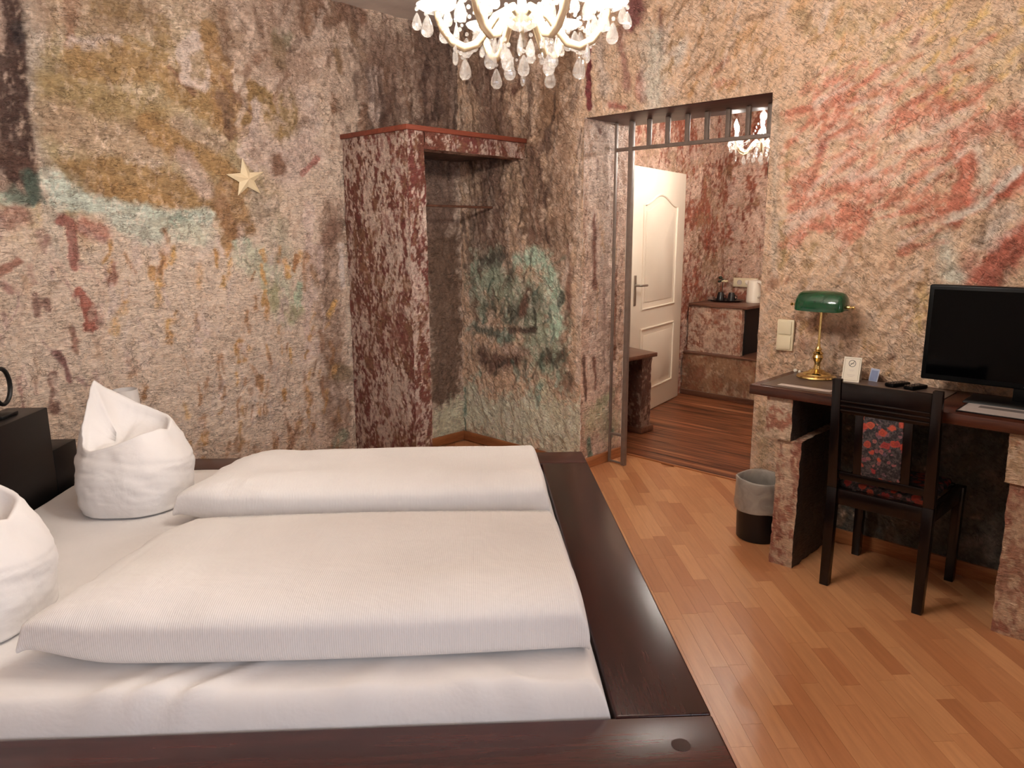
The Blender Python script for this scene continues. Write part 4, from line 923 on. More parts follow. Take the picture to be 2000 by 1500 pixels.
def duvet(name, u0, u1, v0, v1, z0, T, seed, label, sag=.10):
    """a duvet folded to a long thick slab: closed cross-sections swept along u"""
    nu, nc = 170, 72
    gu = np.linspace(0, 1, nu); gu = .5 - .5 * np.cos(np.pi * gu)
    V = []
    W = v1 - v0
    for g in gu:
        # thickness: thin pinched end at the head, full further on, rounded off at the foot
        th = T * (.42 + .58 * math.sqrt(max(0, 1 - (1 - min(1, g / .15)) ** 2)))
        th *= math.sqrt(max(.02, 1 - max(0, (g - .975) / .025) ** 2 * .75))
        if g < .012: th *= .35 + .65 * g / .012
        t = np.linspace(0, 2 * np.pi, nc, endpoint=False)
        # super-ellipse section, flattened below
        c, s = np.cos(t), np.sin(t)
        n1 = 5.0
        k = (np.abs(c) ** n1 + np.abs(s) ** 2.4) ** (-1.0 / 3.2)
        r_ = 1.0 / np.maximum((np.abs(c) ** 6 + np.abs(s) ** 6) ** (1 / 6.), 1e-6)
        y = np.sign(c) * np.where(s < 0, np.abs(c) ** .12, np.abs(c) ** .48); zz = np.sign(s) * np.abs(s) ** .60
        edge = .018 * math.sin(math.pi * min(1, g * 1.02)) if g < 1 else 0
        v = (v0 + v1) / 2 + (W / 2 + edge) * y
        # plump top: higher along the near fold, sagging to the far side
        top = th * (.5 + .5 * zz)
        top = np.where(zz > 0, top * (1 - sag * (y + 1) / 2 + .05 * np.exp(-((y + .55) / .35) ** 2)), top)
        u = np.full(nc, u0 + (u1 - u0) * g)
        corner = math.exp(-(g / .07) ** 2)
        u = u - .060 * corner * np.exp(-((y + 1) / .25) ** 2) + .03 * corner * np.exp(-((y - 1) / .4) ** 2)
        v = v + corner * .02 * (1 - y) / 2
        wr = .011 * (fbm(u * 2.2 + v * 4, v * 7 - u * 1.6, seed, 4) - .5) + .020 * (fbm(u * 5 + v * 11, v * 11 - u * 9, seed + 4, 3) - .5) * math.exp(-(g / .3) ** 2)
        fold = -.007 * np.exp(-((y + .40 + .12 * math.sin(g * 6 + seed)) / .05) ** 2) * float(sstep(.5, .7, np.array(g)))
        top = np.where(zz > -.2, top + (wr + fold) * np.clip(zz + .2, 0, 1), top)
        lift = (.034 * np.exp(-(g / .07) ** 2) * (1 - y) / 2)
        V.append(np.stack([u, v, z0 + np.maximum(top, 0) + lift], -1))
    VV = np.concatenate(V)
    i, j = np.meshgrid(np.arange(nu - 1), np.arange(nc), indexing='ij'); jn = (j + 1) % nc
    Q = np.stack([i * nc + j, (i + 1) * nc + j, (i + 1) * nc + jn, i * nc + jn], -1).reshape(-1, 4)
    caps = []
    for r, fl_ in ((0, False), (nu - 1, True)):
        for k in range(nc // 2 - 1):
            q = [r * nc + k, r * nc + k + 1, r * nc + nc - 2 - k, r * nc + nc - 1 - k]
            caps.append(q[::-1] if fl_ else q)
    o = link_mesh(name, np_mesh(name, VV, np.concatenate([Q, np.array(caps)])), M['duvet'])
    o.location = bw(0, 0); o.rotation_euler = (0, 0, BED_RZ)
    return tag(o, label, 'duvet', 'folded duvets on the bed')
duvet('folded_duvet', -1.0, .252, 2.47, 3.02, .455, .150, 2, 'folded white duvet lying on the far half of the bed')
duvet('folded_duvet', -1.02, .262, 1.605, 2.37, .455, .150, 5, 'folded white ribbed duvet lying on the near half of the bed', .36)

def pillow_mesh():
    nt_, rows = 144, 46
    th = np.linspace(0, 2 * np.pi, nt_, endpoint=False)
    key = np.array([0, 20, 60, 100, 140, 160, 190, 215, 240, 275, 310, 340, 360.0])
    rim = np.array([.270, .285, .305, .345, .415, .455, .35, .245, .232, .255, .285, .288, .270])
    H = np.interp(np.degrees(th), key, rim)
    for _ in range(2): H = (np.roll(H, 1) + H * 2 + np.roll(H, -1)) / 4
    ru, rv = .186, .205
    V = []
    def ring(scale, z, ex=0):
        # super-ellipse footprint
        c, s = np.cos(th), np.sin(th)
        k = (np.abs(c) ** 2.5 + np.abs(s) ** 2.5) ** (-1 / 2.5)
        wob = 1 + .02 * (fbm(np.cos(th) * 3 + 5, np.sin(th) * 3 + z * 6, 4, 3) - .5) * 2
        return np.stack([ru * scale * k * c * wob + ex, rv * scale * k * s * wob, z], -1)
    for i in range(rows):
        t = i / (rows - 1)
        z = H * t
        belly = .90 + .115 * np.sin(np.pi * np.clip(t * .80 + .10, 0, 1)) - .10 * np.clip((t - .55) / .45, 0, 1) ** 1.5
        if i == 0: belly = .86
        up = np.clip((z - .17) / .26, 0, 1.3)
        taper = 1 - .20 * up ** 1.2
        seam = -.016 * np.exp(-((z - (.185 + .035 * np.cos(th + 2.2))) / .006) ** 2)
        P = ring(belly * taper + seam, z)
        P[:, 0] += -.035 * up; P[:, 1] += .012 * up
        V.append(P)
    top = V[-1]
    inner = []
    cz = .25
    for j, s in enumerate((.985, .955, .90, .88, .80, .65, .45, .2)):
        if j == 0: z = H + .008
        elif j == 1: z = H + .010
        elif j == 2: z = H + .002
        elif j == 3: z = H - .018
        else:
            q = (s / .88); z = (H - .03) * q ** 1.3 + cz * (1 - q ** 1.3) - .02 * (1 - q)
            z = z + .012 * np.sin(5 * th + 3 * s) * (1 - abs(2 * q - 1))
        P = top.copy(); c0 = np.array([-.05, .02])
        P[:, :2] = c0 + (top[:, :2] - c0) * s; P[:, 2] = z
        inner.append(P)
    V += inner
    R_ = len(V)
    VV = np.concatenate(V)
    i, j = np.meshgrid(np.arange(R_ - 1), np.arange(nt_), indexing='ij'); jn = (j + 1) % nt_
    Q = np.stack([i * nt_ + j, i * nt_ + jn, (i + 1) * nt_ + jn, (i + 1) * nt_ + j], -1).reshape(-1, 4)
    # caps: quads across the base ring and the small inner ring
    def cap(r, flip):
        out = []
        for k in range(nt_ // 2 - 1):
            q = [r * nt_ + k, r * nt_ + k + 1, r * nt_ + (nt_ - 2 - k), r * nt_ + (nt_ - 1 - k)]
            out.append(q[::-1] if flip else q)
        return np.array(out)
    Q = np.concatenate([Q, cap(0, True), cap(R_ - 1, False)])
    wr = .018 * (fbm(VV[:, 0] * 9 + VV[:, 2] * 5, VV[:, 2] * 18 + VV[:, 1] * 6, 2, 4) - .5) + .006 * (fbm(VV[:, 2] * 36 + VV[:, 0] * 6, VV[:, 1] * 10, 6, 2) - .5) * (VV[:, 0] > .05)
    rad = VV[:, :2] / (np.linalg.norm(VV[:, :2], axis=1)[:, None] + 1e-6)
    VV[:, :2] += rad * wr[:, None]
    VV[:, 2] = np.maximum(VV[:, 2], 0)
    me = np_mesh('pillow', VV, Q); me.materials.append(M['pillow']); return me
pm = pillow_mesh()
p1 = link_mesh('standing_pillow', pm, None); p1.location = bw(-1.285, 2.75, .455); p1.rotation_euler = (0, 0, BED_RZ)
tag(p1, 'white pillow folded upright to a point, whole in view before the headboard', 'pillow', 'pillows folded upright at the bed head')
p2 = link_mesh('standing_pillow', pm, None); p2.location = bw(-1.335, 1.86, .455); p2.rotation_euler = (0, 0, BED_RZ)
tag(p2, 'white upright pillow on the near half of the bed, cut by the left edge', 'pillow', 'pillows folded upright at the bed head')

# bedside lamp on the far rail, behind the pillow
lp = empty('bedside_lamp', bw(-1.628, 3.452, RIM), BED_RZ, 'small lamp with plain white shade peeping out behind the upright pillow', 'lamp')
MB().lathe([(0, 0), (.045, 0), (.045, .01), (.012, .018), (.009, .19), (.012, .195), (0, .196)], 20).build('base', M['steel'], lp)
MB().lathe([(.066, .175), (.054, .368), (.051, .368), (.063, .175)], 32, cap=False).build('lamp_shade', M['white_shade'], lp)
# wrought iron ring handles at the left edge
ih = empty('iron_candle_holder', bw(-1.79, 2.785, .786), BED_RZ, 'black wrought iron holder with ring handle on the headboard block', 'candle holder')
MB().box(-.05, .05, -.05, .05, 0, .012).bevel(.003).build('base', M['black_iron'], ih)
MB().tube([(0, 0, .01), (0, 0, .24)], .012, 10).build('stem', M['black_iron'], ih)
MB().lathe([(0, .225), (.03, .228), (.036, .25), (.032, .252), (0, .235)], 20).build('candle_cup', M['black_iron'], ih)
MB().tube([(0, .052 + .05 * math.cos(t), .105 + .068 * math.sin(t)) for t in [2 * math.pi * i / 28 for i in range(28)]], .0085, 8, True).build('ring_handle', M['black_iron'], ih)

# ------------------------------------------------------------------ star on the wall
def star():
    c = Vector((-1.525, -.012, 1.735)); bm_ = MB()
    pts = []
    for k in range(10):
        a = R(97) + k * R(36); r = (.100 if k % 2 == 0 else .040) * (1.08 if k == 0 else 1.0)
        pts.append((r * math.cos(a) * 1.12, r * math.sin(a)))
    f_ = [bm_.bm.verts.new((c.x + x, c.y, c.z + z)) for x, z in pts]; t = bm_.bm.verts.new((c.x, c.y - .032, c.z)); bk = bm_.bm.verts.new((c.x, c.y + .006, c.z))
    for i in range(10):
        bm_.bm.faces.new((f_[i], f_[(i + 1) % 10], t)); bm_.bm.faces.new((f_[(i + 1) % 10], f_[i], bk))
    return bm_.build('wall_star', M['star'], None, False)
tag(star(), 'cream five-pointed relief star fixed to the ochre stucco wall', 'star')

# ------------------------------------------------------------------ iron frame in the doorway
gate = empty('iron_gate', (.27, -1.12, 0), 0, 'grey iron frame of posts and short top bars standing in the doorway', 'gate')
def gbox(nm, y0, y1, z0, z1, t=.012): MB().box(-t, t, y0 + 1.12, y1 + 1.12, z0, z1).bevel(.002).build(nm, M['iron'], gate)
gbox('post', -1.094, -1.082, .006, DOOR_H - .002, .010)
gbox('post', -1.212, -1.184, .0, DOOR_H - .002, .014)
gbox('rail', -2.165, -1.094, 1.918, 1.938, .012)
for y in (-1.318, -1.44, -1.565, -1.684, -1.808, -1.921, -2.038, -2.155): gbox('bar', y - .012, y + .012, 1.938, DOOR_H - .002, .010)
gbox('crossbar', -1.184, -1.094, .185, .201, .008)
gbox('crossbar', -1.184, -1.094, .006, .016, .008)

# ------------------------------------------------------------------ desk
DZ = .80
stone = fleck_colors((210, 182, 156), [((164, 96, 74), .85), ((214, 190, 168), .8), ((170, 138, 96), .5)], .55, 4, 18, 14)
stone_r = fleck_colors((206, 172, 144), [((158, 92, 74), .85), ((220, 194, 168), .7), ((150, 90, 72), .6)], .535, 6, 16, 12)
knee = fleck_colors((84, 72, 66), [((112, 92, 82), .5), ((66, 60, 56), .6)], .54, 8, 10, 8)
def darker_side(outer, ydir):  # faces pointing along ydir take the darker knee colour
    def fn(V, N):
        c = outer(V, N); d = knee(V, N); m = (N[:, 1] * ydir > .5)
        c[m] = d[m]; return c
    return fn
desk = empty('desk', (-.24, -2.9, 0), 0, 'dark wooden desk board carried by two rough stucco pillars', 'desk')
def off(o): o.location = (.24, 2.9, 0); return o
off(MB().box(-.475, -.014, -3.75, -2.375, DZ - .042, DZ).bevel(.004, 2).build('desk_top', M['desk_wood'], desk))
pl = off(rough_box('pillar', (-.44, -2.604, 0), (-.02, -2.502, .572), M['plaster_fleck'], darker_side(stone_r, -1), desk, .008, .014, 'xyYzZ', 1))
off(rough_box('pillar_capital', (-.452, -2.563, .572), (-.02, -2.448, DZ - .043), M['plaster_fleck'], darker_side(stone, -1), desk, .008, .014, 'xyYzZ', 3))
off(rough_box('pillar', (-.44, -3.475, 0), (-.02, -3.358, .575), M['plaster_fleck'], darker_side(stone_r, 1), desk, .008, .014, 'xyYzZ', 5))
off(rough_box('pillar_capital', (-.452, -3.475, .575), (-.02, -3.34, DZ - .043), M['plaster_fleck'], darker_side(stone, 1), desk, .008, .014, 'xyYzZ', 8))

# things on the desk
def flat(name, x0, x1, y0, y1, z0, z1, mat, parent=None, bev=.0008): return MB().box(x0, x1, y0, y1, z0, z1).bevel(bev, 1).build(name, mat, parent)
tag(flat('desk_pad', -.455, -.055, -3.075, -2.415, DZ, DZ + .003, M['pad'], None, .001), 'brown leather desk pad covering the left half of the desk', 'desk pad')
tag(flat('paper_strip', -.425, -.385, -2.70, -2.478, DZ + .003, DZ + .0045, M['strip']), 'pale printed strip lying on the front edge of the desk pad', 'paper')
# banker's lamp
bl = empty('bankers_lamp', (-.14, -2.53, DZ + .003), 0, "brass banker's lamp with green glass shade on the desk", 'lamp')
MB().lathe([(0, 0), (.082, 0), (.086, .004), (.082, .010), (.062, .014), (.056, .022), (.040, .026), (.030, .034), (.016, .040), (.013, .052), (.013, .066), (.019, .080), (.024, .092), (.019, .104), (.024, .110), (.012, .122), (.016, .128), (.008, .140), (.0075, .150), (.0055, .155), (.0055, .32), (0, .32)], 32).build('stand', M['brass'], bl)
sh = []
for i in range(15):
    a = R(-12) + i * R(204) / 14
    sh.append((a))
def shade():
    bm_ = MB(); rows = []
    ys = [-.118, -.114, -.104, -.09, -.05, 0, .05, .09, .104, .114, .118]
    rs = [.028, .044, .056, .061, .064, .065, .064, .061, .056, .044, .028]
    for (thick) in (0, -.004):
        rw = []
        for y, r in zip(ys, rs):
            rr = r + thick
            rw.append([bm_.bm.verts.new((rr * math.cos(t) * .95, y * (1 + thick * 8), .318 + rr * 1.12 * math.sin(t))) for t in [R(-14) + R(208) * k / 20 for k in range(21)]])
        rows.append(rw)
    for rw in rows:
        for a, b in zip(rw[:-1], rw[1:]):
            for k in range(20): bm_.bm.faces.new((a[k], a[k + 1], b[k + 1], b[k]))
        for e in (rw[0], rw[-1]): bm_.bm.faces.new(e)
    for q in (0, 20):
        for a, b, c, d in zip(rows[0][:-1], rows[0][1:], rows[1][:-1], rows[1][1:]): bm_.bm.faces.new((a[q], b[q], d[q], c[q]))
    o = bm_.build('lamp_shade', M['green'], bl); return o
shd = shade(); shd.scale = (1, .93, 1)
for s in (-1, 1):
    k = MB().lathe([(0, 0), (.008, 0), (.0075, .012), (.004, .014), (.004, .02), (.0075, .024), (.006, .031), (0, .033)], 14, (0, 0, 0), 'y').build('shade_knob', M['brass'], bl)
    k.location = (0, s * .110, .323); k.rotation_euler = (0, 0, 0 if s > 0 else math.pi)
# all along the wall: the shade's long side runs with the wall
tag(MB().ball((0, 0, .009), .009, 10).ball((0, -.02, .007), .007, 8).build('cord_switch', M['white_plastic']), 'tiny white cord switch beside the brass lamp foot', 'switch').location = (-.075, -2.405, DZ)
# tent card
tc = empty('tent_card', (-.115, -2.675, DZ + .003), R(8), 'white folded tent card with a no smoking sign on the desk', 'card')
def tilt_panel(nm, x0, x1, y0, y1, z0, z1, mat, t=.0008):
    return MB().hexa([(x0, y0, z0), (x0 + t, y0, z0), (x0 + t, y1, z0), (x0, y1, z0)], [(x1, y0, z1), (x1 + t, y0, z1), (x1 + t, y1, z1), (x1, y1, z1)]).build(nm, mat, tc, False)
CW, CHH = .036, .105
tilt_panel('front_leaf', -.028, 0, -CW, CW, 0, CHH, M['paper']); tilt_panel('back_leaf', .028, 0.001, -CW, CW, 0, CHH, M['paper'])
def on_card(bm_, y, z): return (-.028 + .028 * z / CHH - .0006, y, z)
def card_bar(bm_, y0, y1, z0, z1):
    vs_ = [bm_.bm.verts.new(on_card(bm_, y, z)) for y, z in ((y0, z0), (y1, z0), (y1, z1), (y0, z1))]; bm_.bm.faces.new(vs_)
b_ = MB()
for m_, t in ((.0055, .0011),):
    card_bar(b_, -CW + m_, CW - m_, m_, m_ + t); card_bar(b_, -CW + m_, CW - m_, CHH - m_ - t, CHH - m_); card_bar(b_, -CW + m_, -CW + m_ + t, m_, CHH - m_); card_bar(b_, CW - m_ - t, CW - m_, m_, CHH - m_)
b_.build('printed_border', M['paper_gold'], tc, False)
b_ = MB(); cy, cz, n_ = 0, .078, 32
for i in range(n_):
    a, c2 = 2 * math.pi * i / n_, 2 * math.pi * (i + 1) / n_
    f4 = [(cy + r * math.cos(t), cz + r * math.sin(t)) for r, t in ((.0150, a), (.0150, c2), (.0126, c2), (.0126, a))]
    b_.bm.faces.new([b_.bm.verts.new(on_card(b_, y, z)) for y, z in f4])
f4 = [(-.0105, .0875), (-.0085, .0890), (.0105, .0685), (.0085, .0670)]
b_.bm.faces.new([b_.bm.verts.new(on_card(b_, y, z)) for y, z in f4])
card_bar(b_, -.009, .008, .0765, .0788)
b_.build('no_smoking_sign', M['paper_ink'], tc, False)
b_ = MB()
for (hw, z) in ((.011, .050), (.008, .0455), (.017, .030), (.014, .026), (.009, .022)): card_bar(b_, -hw, hw, z, z + .0009)
b_.build('small_print', M['strip'], tc, False)
bc = empty('blue_card', (-.056, -2.752, DZ), R(-16), 'small pale blue card standing behind the white tent card', 'card')
MB().hexa([(-.012, -.021, 0), (-.011, -.021, 0), (-.011, .021, 0), (-.012, .021, 0)], [(.002, -.021, .058), (.003, -.021, .058), (.003, .021, .058), (.002, .021, .058)]).build('card_leaf', M['blue_card'], bc, False)
MB().hexa([(-.0122, -.016, .006), (-.0112, -.016, .006), (-.0112, .016, .006), (-.0122, .016, .006)], [(.0005, -.016, .050), (.0015, -.016, .050), (.0015, .016, .050), (.0005, .016, .050)]).build('printed_panel', M['blue_ink'], bc, False).location = (-.0006, 0, 0)
# remote controls
for i, (x, y, a, l, lab) in enumerate(((-.105, -2.862, 66, .105, 'black remote control on the desk pad, nearer the tent card'), (-.115, -2.935, 70, .10, 'black remote control on the desk pad, nearer the television'))):
    rc = empty('remote_control', (x, y, DZ + .003), R(a), lab, 'remote', 'remote controls on the desk pad')
    MB().box(-.022, .022, -l / 2, l / 2, 0, .017).bevel(.006, 3).build('body', M['black_plastic'], rc)
    b_ = MB()
    for r in range(6):
        for c in range(3): b_.box(-.015 + c * .012, -.009 + c * .012, -l / 2 + .014 + r * .016, -l / 2 + .022 + r * .016, .0165, .0185)
    b_.build('keypad', M['pad'], rc, False)
# television
tv = empty('television', (-.16, -3.335, DZ), R(1), 'flat black television on a foot at the right end of the desk', 'television')
MB().box(-.012, .03, -.37, .37, .062, .442).bevel(.006, 3).build('casing', M['black_plastic'], tv)
MB().box(-.0135, -.0125, -.352, .352, .085, .424).build('screen', M['screen'], tv, False)
MB().box(.028, .055, -.22, .22, .13, .36).bevel(.012, 2).build('back_housing', M['black_plastic'], tv)
MB().box(-.0145, -.012, -.012, .036, .070, .0745).bevel(.0008, 1).build('maker_plate', M['silver'], tv).location = (0, -.02, 0)
MB().box(-.004, .02, -.05, .05, .012, .08).bevel(.004, 2).build('neck', M['black_plastic'], tv)
MB().hexa([(-.085, -.2, 0), (.075, -.2, 0), (.075, .2, 0), (-.085, .2, 0)], [(-.075, -.19, .013), (.065, -.19, .013), (.065, .19, .013), (-.075, .19, .013)]).bevel(.003).build('foot', M['black_plastic'], tv)
# clear-fronted folder
mn = empty('menu_folder', (-.345, -3.30, DZ), R(0), 'glossy folder with a grey sheet and black edges before the television', 'folder')
MB().box(-.085, .085, -.14, .14, 0, .004).bevel(.001, 1).build('cover', M['black_plastic'], mn)
MB().box(-.076, .078, -.134, .134, .004, .0048).build('sheet', M['sleeve'], mn, False)
MB().box(.015, .055, -.134, .09, .0048, .0052).build('printed_band', M['sleeve_dark'], mn, False)

# switch pair on the wall
sw = empty('light_switch', (-.008, -2.317, .963), 0, 'cream double rocker switch plate on the stucco wall beside the lamp', 'switch')
MB().box(-.009, .006, -.041, .041, -.075, .075).bevel(.004, 2).build('plate', M['cream_plastic'], sw)
for z in (-.036, .036): MB().box(-.015, -.008, -.032, .032, z - .032, z + .032).bevel(.004, 2).build('rocker', M['cream_plastic'], sw)

# ------------------------------------------------------------------ chair
ch = empty('desk_chair', (-.28, -2.945, 0), 0, 'black wooden chair with dark floral padding pushed up to the desk', 'chair')
W2 = .178
for s in (-1, 1):
    y = s * W2
    # rear leg runs on as the back post, leaning back
    MB().hexa([(-.222, y - .018, 0), (-.186, y - .018, 0), (-.186, y + .018, 0), (-.222, y + .018, 0)], [(-.218, y - .02, .43), (-.178, y - .02, .43), (-.178, y + .02, .43), (-.218, y + .02, .43)]).bevel(.003).build('leg', M['chair_wood'], ch)
    MB().hexa([(-.218, y - .02, .43), (-.178, y - .02, .43), (-.178, y + .02, .43), (-.218, y + .02, .43)], [(-.262, y - .017, .885), (-.236, y - .017, .885), (-.236, y + .017, .885), (-.262, y + .017, .885)]).bevel(.003).build('back_post', M['chair_wood'], ch)
    MB().hexa([(.172, s * .19 - .017, 0), (.206, s * .19 - .017, 0), (.206, s * .19 + .017, 0), (.172, s * .19 + .017, 0)], [(.168, s * .19 - .02, .42), (.208, s * .19 - .02, .42), (.208, s * .19 + .02, .42), (.168, s * .19 + .02, .42)]).bevel(.003).build('leg', M['chair_wood'], ch)
    MB().hexa([(-.18, s * .178 - .012, .36), (.17, s * .19 - .012, .36), (.17, s * .19 + .012, .36), (-.18, s * .178 + .012, .36)], [(-.18, s * .178 - .012, .425), (.17, s * .19 - .012, .425), (.17, s * .19 + .012, .425), (-.18, s * .178 + .012, .425)]).bevel(.002).build('seat_rail', M['chair_wood'], ch)
MB().box(-.208, -.182, -.158, .158, .36, .425).bevel(.003).build('seat_rail', M['chair_wood'], ch)
MB().box(.176, .2, -.17, .17, .36, .425).bevel(.003).build('seat_rail', M['chair_wood'], ch)
def leanx(z): return -.198 - (z - .43) * (.051 / .455)
def slat(nm, z0, z1, y0, y1, t, mat, dx=0.0, bev=.003):
    a, b = leanx(z0) + dx, leanx(z1) + dx
    return MB().hexa([(a - t, y0, z0), (a + t, y0, z0), (a + t, y1, z0), (a - t, y1, z0)], [(b - t, y0, z1), (b + t, y0, z1), (b + t, y1, z1), (b - t, y1, z1)]).bevel(bev).build(nm, mat, ch)
slat('crest_rail', .748, .872, -.16, .16, .010, M['chair_wood'])
for z in (.757, .776, .795): slat('crest_bead', z, z + .008, -.16, .16, .0165, M['chair_wood'], 0, .0035)
slat('lower_rail', .470, .502, -.16, .16, .010, M['chair_wood'])
for y in (-.088, .088): slat('back_stile', .50, .75, y - .016, y + .016, .008, M['chair_wood'])
slat('back_pad', .502, .749, -.073, .073, .012, M['floral'], 0, .006)
b_ = MB().box(-.176, .17, -.165, .165, .42, .452); b_.bevel(.014, 3).build('seat_pad', M['floral'], ch)

# ------------------------------------------------------------------ waste bin
bn = empty('waste_bin', (-.205, -2.335, 0), 0, 'black round waste bin with a clear liner folded over its rim', 'bin')
MB().lathe([(0, 0), (.098, 0), (.103, .004), (.112, .29), (.109, .29), (.1, .008), (0, .006)], 40).build('bin_body', M['bin_black'], bn)
def bag():
    n, V, prof = 60, [], [(.118, .150), (.121, .17), (.1185, .20), (.1195, .23), (.119, .27), (.1185, .297), (.114, .303), (.106, .298), (.103, .25), (.10, .18), (.09, .12)]
    for i, (r, z) in enumerate(prof):
        t = np.linspace(0, 2 * np.pi, n, endpoint=False)
        rr = r + .0035 * (vn(np.cos(t) * 4 + 8 + i * .3, np.sin(t) * 4 + 8 + z * 30, 3) - .5) * 2
        zz = z + (.012 * (vn(np.cos(t) * 2 + 4, np.sin(t) * 2 + 4, 5) - .5) if i in (0, 1) else .004 * np.sin(3 * t) if i in (5, 6) else 0 * t)
        V.append(np.stack([rr * np.cos(t), rr * np.sin(t), zz], -1))
    i, j = np.meshgrid(np.arange(len(prof) - 1), np.arange(n), indexing='ij'); jn = (j + 1) % n
    Q = np.stack([i * n + j, i * n + jn, (i + 1) * n + jn, (i + 1) * n + j], -1).reshape(-1, 4)
    return link_mesh('bin_liner', np_mesh('bin_liner', np.concatenate(V), Q), M['bag'], bn)
bag()

# ------------------------------------------------------------------ hall: door, counters, tea things
dfar = Vector((2.237, -.365, 0)); ddir = Vector((1.665 - 2.237, -.473 + .365, 0)).normalized()
DW, DHH = 1.06, 1.93
dr = empty('door_1', dfar, math.atan2(ddir.y, ddir.x), 'white panelled door standing open along the hall wall', None, None, 'structure')
# local x runs from the hinge to the handle edge, local +y faces the hall
leaf = MB().box(0, DW, -.02, .016, .012, DHH)
leaf.bevel(.003).build('door_leaf', M['white_door'], dr)
def moulding(poly, nm='panel_moulding', r=.011):
    return MB().tube([(x, .017, z) for x, z in poly], r, 8, True).build(nm, M['white_door'], dr)
def arch(x0, x1, z0, z1, dip):
    pts = [(x0, z0), (x1, z0), (x1, z1 - dip)]
    for i in range(1, 16):
        t = i / 16; x = x1 + (x0 - x1) * t
        pts.append((x, z1 - dip + dip * (.5 - .5 * math.cos(2 * math.pi * t))))
    pts.append((x0, z1 - dip)); return pts
PX0, PX1 = .19, .87
moulding(arch(PX0, PX1, .86, 1.74, .085)); moulding([(PX0, .20), (PX1, .20), (PX1, .70), (PX0, .70)])
MB().prism(arch(PX0 + .05, PX1 - .05, .91, 1.68, .07), .014, .021, 'y').bevel(.004).build('raised_panel', M['white_door'], dr)
MB().box(PX0 + .05, PX1 - .05, .014, .021, .25, .65).bevel(.004).build('raised_panel', M['white_door'], dr)
hd = MB().box(DW - .075, DW - .038, .016, .024, .90, 1.13).bevel(.003).build('handle_plate', M['steel'], dr)
MB().tube([(DW - .056, .02, 1.055), (DW - .056, .062, 1.055), (DW - .066, .07, 1.055), (DW - .18, .066, 1.05)], .009, 10).build('door_handle', M['steel'], dr)

hstone = fleck_colors((214, 182, 160), [((166, 98, 72), .85), ((224, 196, 176), .7), ((150, 86, 64), .6)], .53, 3, 14, 16)
hstone2 = fleck_colors((168, 130, 100), [((212, 184, 158), .7), ((150, 88, 62), .7), ((110, 78, 60), .4)], .54, 5, 14, 10)
# low parapet along the end of the hall
pp = empty('hall_parapet', (2.6, -.9, 0), 0, 'low stucco bench wall with a rust brown top at the end of the hall', 'bench')
def offp(o, q): o.location = (-q[0], -q[1], 0); return o
offp(rough_box('bench_wall', (2.385, -2.9, .0), (HX - .03, HY0 - .02, .385), M['plaster_fleck'], hstone2, pp, .012, .012, 'xyz', 2), (2.6, -.9))
offp(MB().box(2.377, HX - .03, -2.9, HY0 - .02, .380, .394).bevel(.004).build('bench_top', M['shelf_wood'], pp), (2.6, -.9))
offp(MB().box(2.366, 2.384, -2.9, HY0 - .02, 0.005, .05).bevel(.003).build('plinth', M['shelf_wood'], pp), (2.6, -.9))
# cabinet block on it
kb = empty('hall_cabinet', (2.75, -.58, .394), 0, 'rust and cream stucco cabinet block with wooden top and a black sheet for its shaded opening', 'cabinet')
def offk(o): o.location = (-2.75, .58, -.394); return o
offk(rough_box('front_panel', (2.455, -.846, .395), (2.51, HY0 - .02, .80), M['plaster_fleck'], hstone, kb, .008, .010, 'xXyYzZ', 4))
offk(MB().box(2.50, HX - .03, -.838, -.828, .395, .80).build('niche_shade_sheet', M['black_void'], kb, False))  # black sheet stands in for the shade inside the open niche
offk(MB().box(2.44, HX - .03, -.90, HY0 - .02, .802, .826).bevel(.004).build('cabinet_top', M['shelf_wood'], kb))
offk(MB().box(2.505, 2.53, -.852, -.839, .395, .80).bevel(.002).build('niche_frame', M['black_void'], kb))
KZ = .826
# tray with tea things
ty = empty('serving_tray', (2.80, -.50, KZ), R(2), 'dark oval serving tray on the hall cabinet', 'tray')
b_ = MB(); b_.lathe([(0, 0), (.135, 0), (.16, .012), (.163, .016), (.158, .016), (.133, .005), (0, .005)], 40)
to = b_.build('tray_dish', M['mug'], ty); to.scale = (.75, 1.0, 1)
def cup(x, y, lab):
    c = empty('mug', (x, y, KZ + .006), 0, lab, 'mug', 'upturned mugs on the hall tray')
    MB().lathe([(.038, 0), (.0375, .01), (.027, .07), (.024, .078), (0, .078)], 24).build('body', M['mug'], c)
    MB().tube([(0, -.034, .02), (0, -.052, .026), (0, -.054, .045), (0, -.03, .056)], .004, 6).build('handle', M['mug'], c)
cup(2.77, -.468, 'black upturned mug on the hall tray, nearer the flower'); cup(2.79, -.565, 'black upturned mug on the hall tray, nearer the kettle')
tag(MB().box(-.012, .012, -.02, .02, 0, .05).bevel(.002).build('red_packet', M['red_pack']), 'small red packet between the black mugs', 'packet').location = (2.86, -.525, KZ + .005)
tag(MB().lathe([(0, 0), (.03, 0), (.038, .035), (.034, .035), (.028, .004), (0, .004)], 20).build('glass_bowl', M['crystal']), 'low clear glass bowl at the front of the hall tray', 'bowl').location = (2.72, -.40, KZ + .008)
vf = empty('flower_vase', (2.90, -.405, KZ + .006), 0, 'tiny white vase holding one cream flower with dark leaves', 'vase')
MB().lathe([(0, 0), (.022, 0), (.026, .03), (.018, .055), (.015, .06), (.012, .055), (0, .05)], 20).build('vase', M['white_plastic'], vf)
MB().tube([(0, 0, .05), (.004, -.006, .11), (0, -.01, .17)], .003, 6).build('stem', M['leaf'], vf)
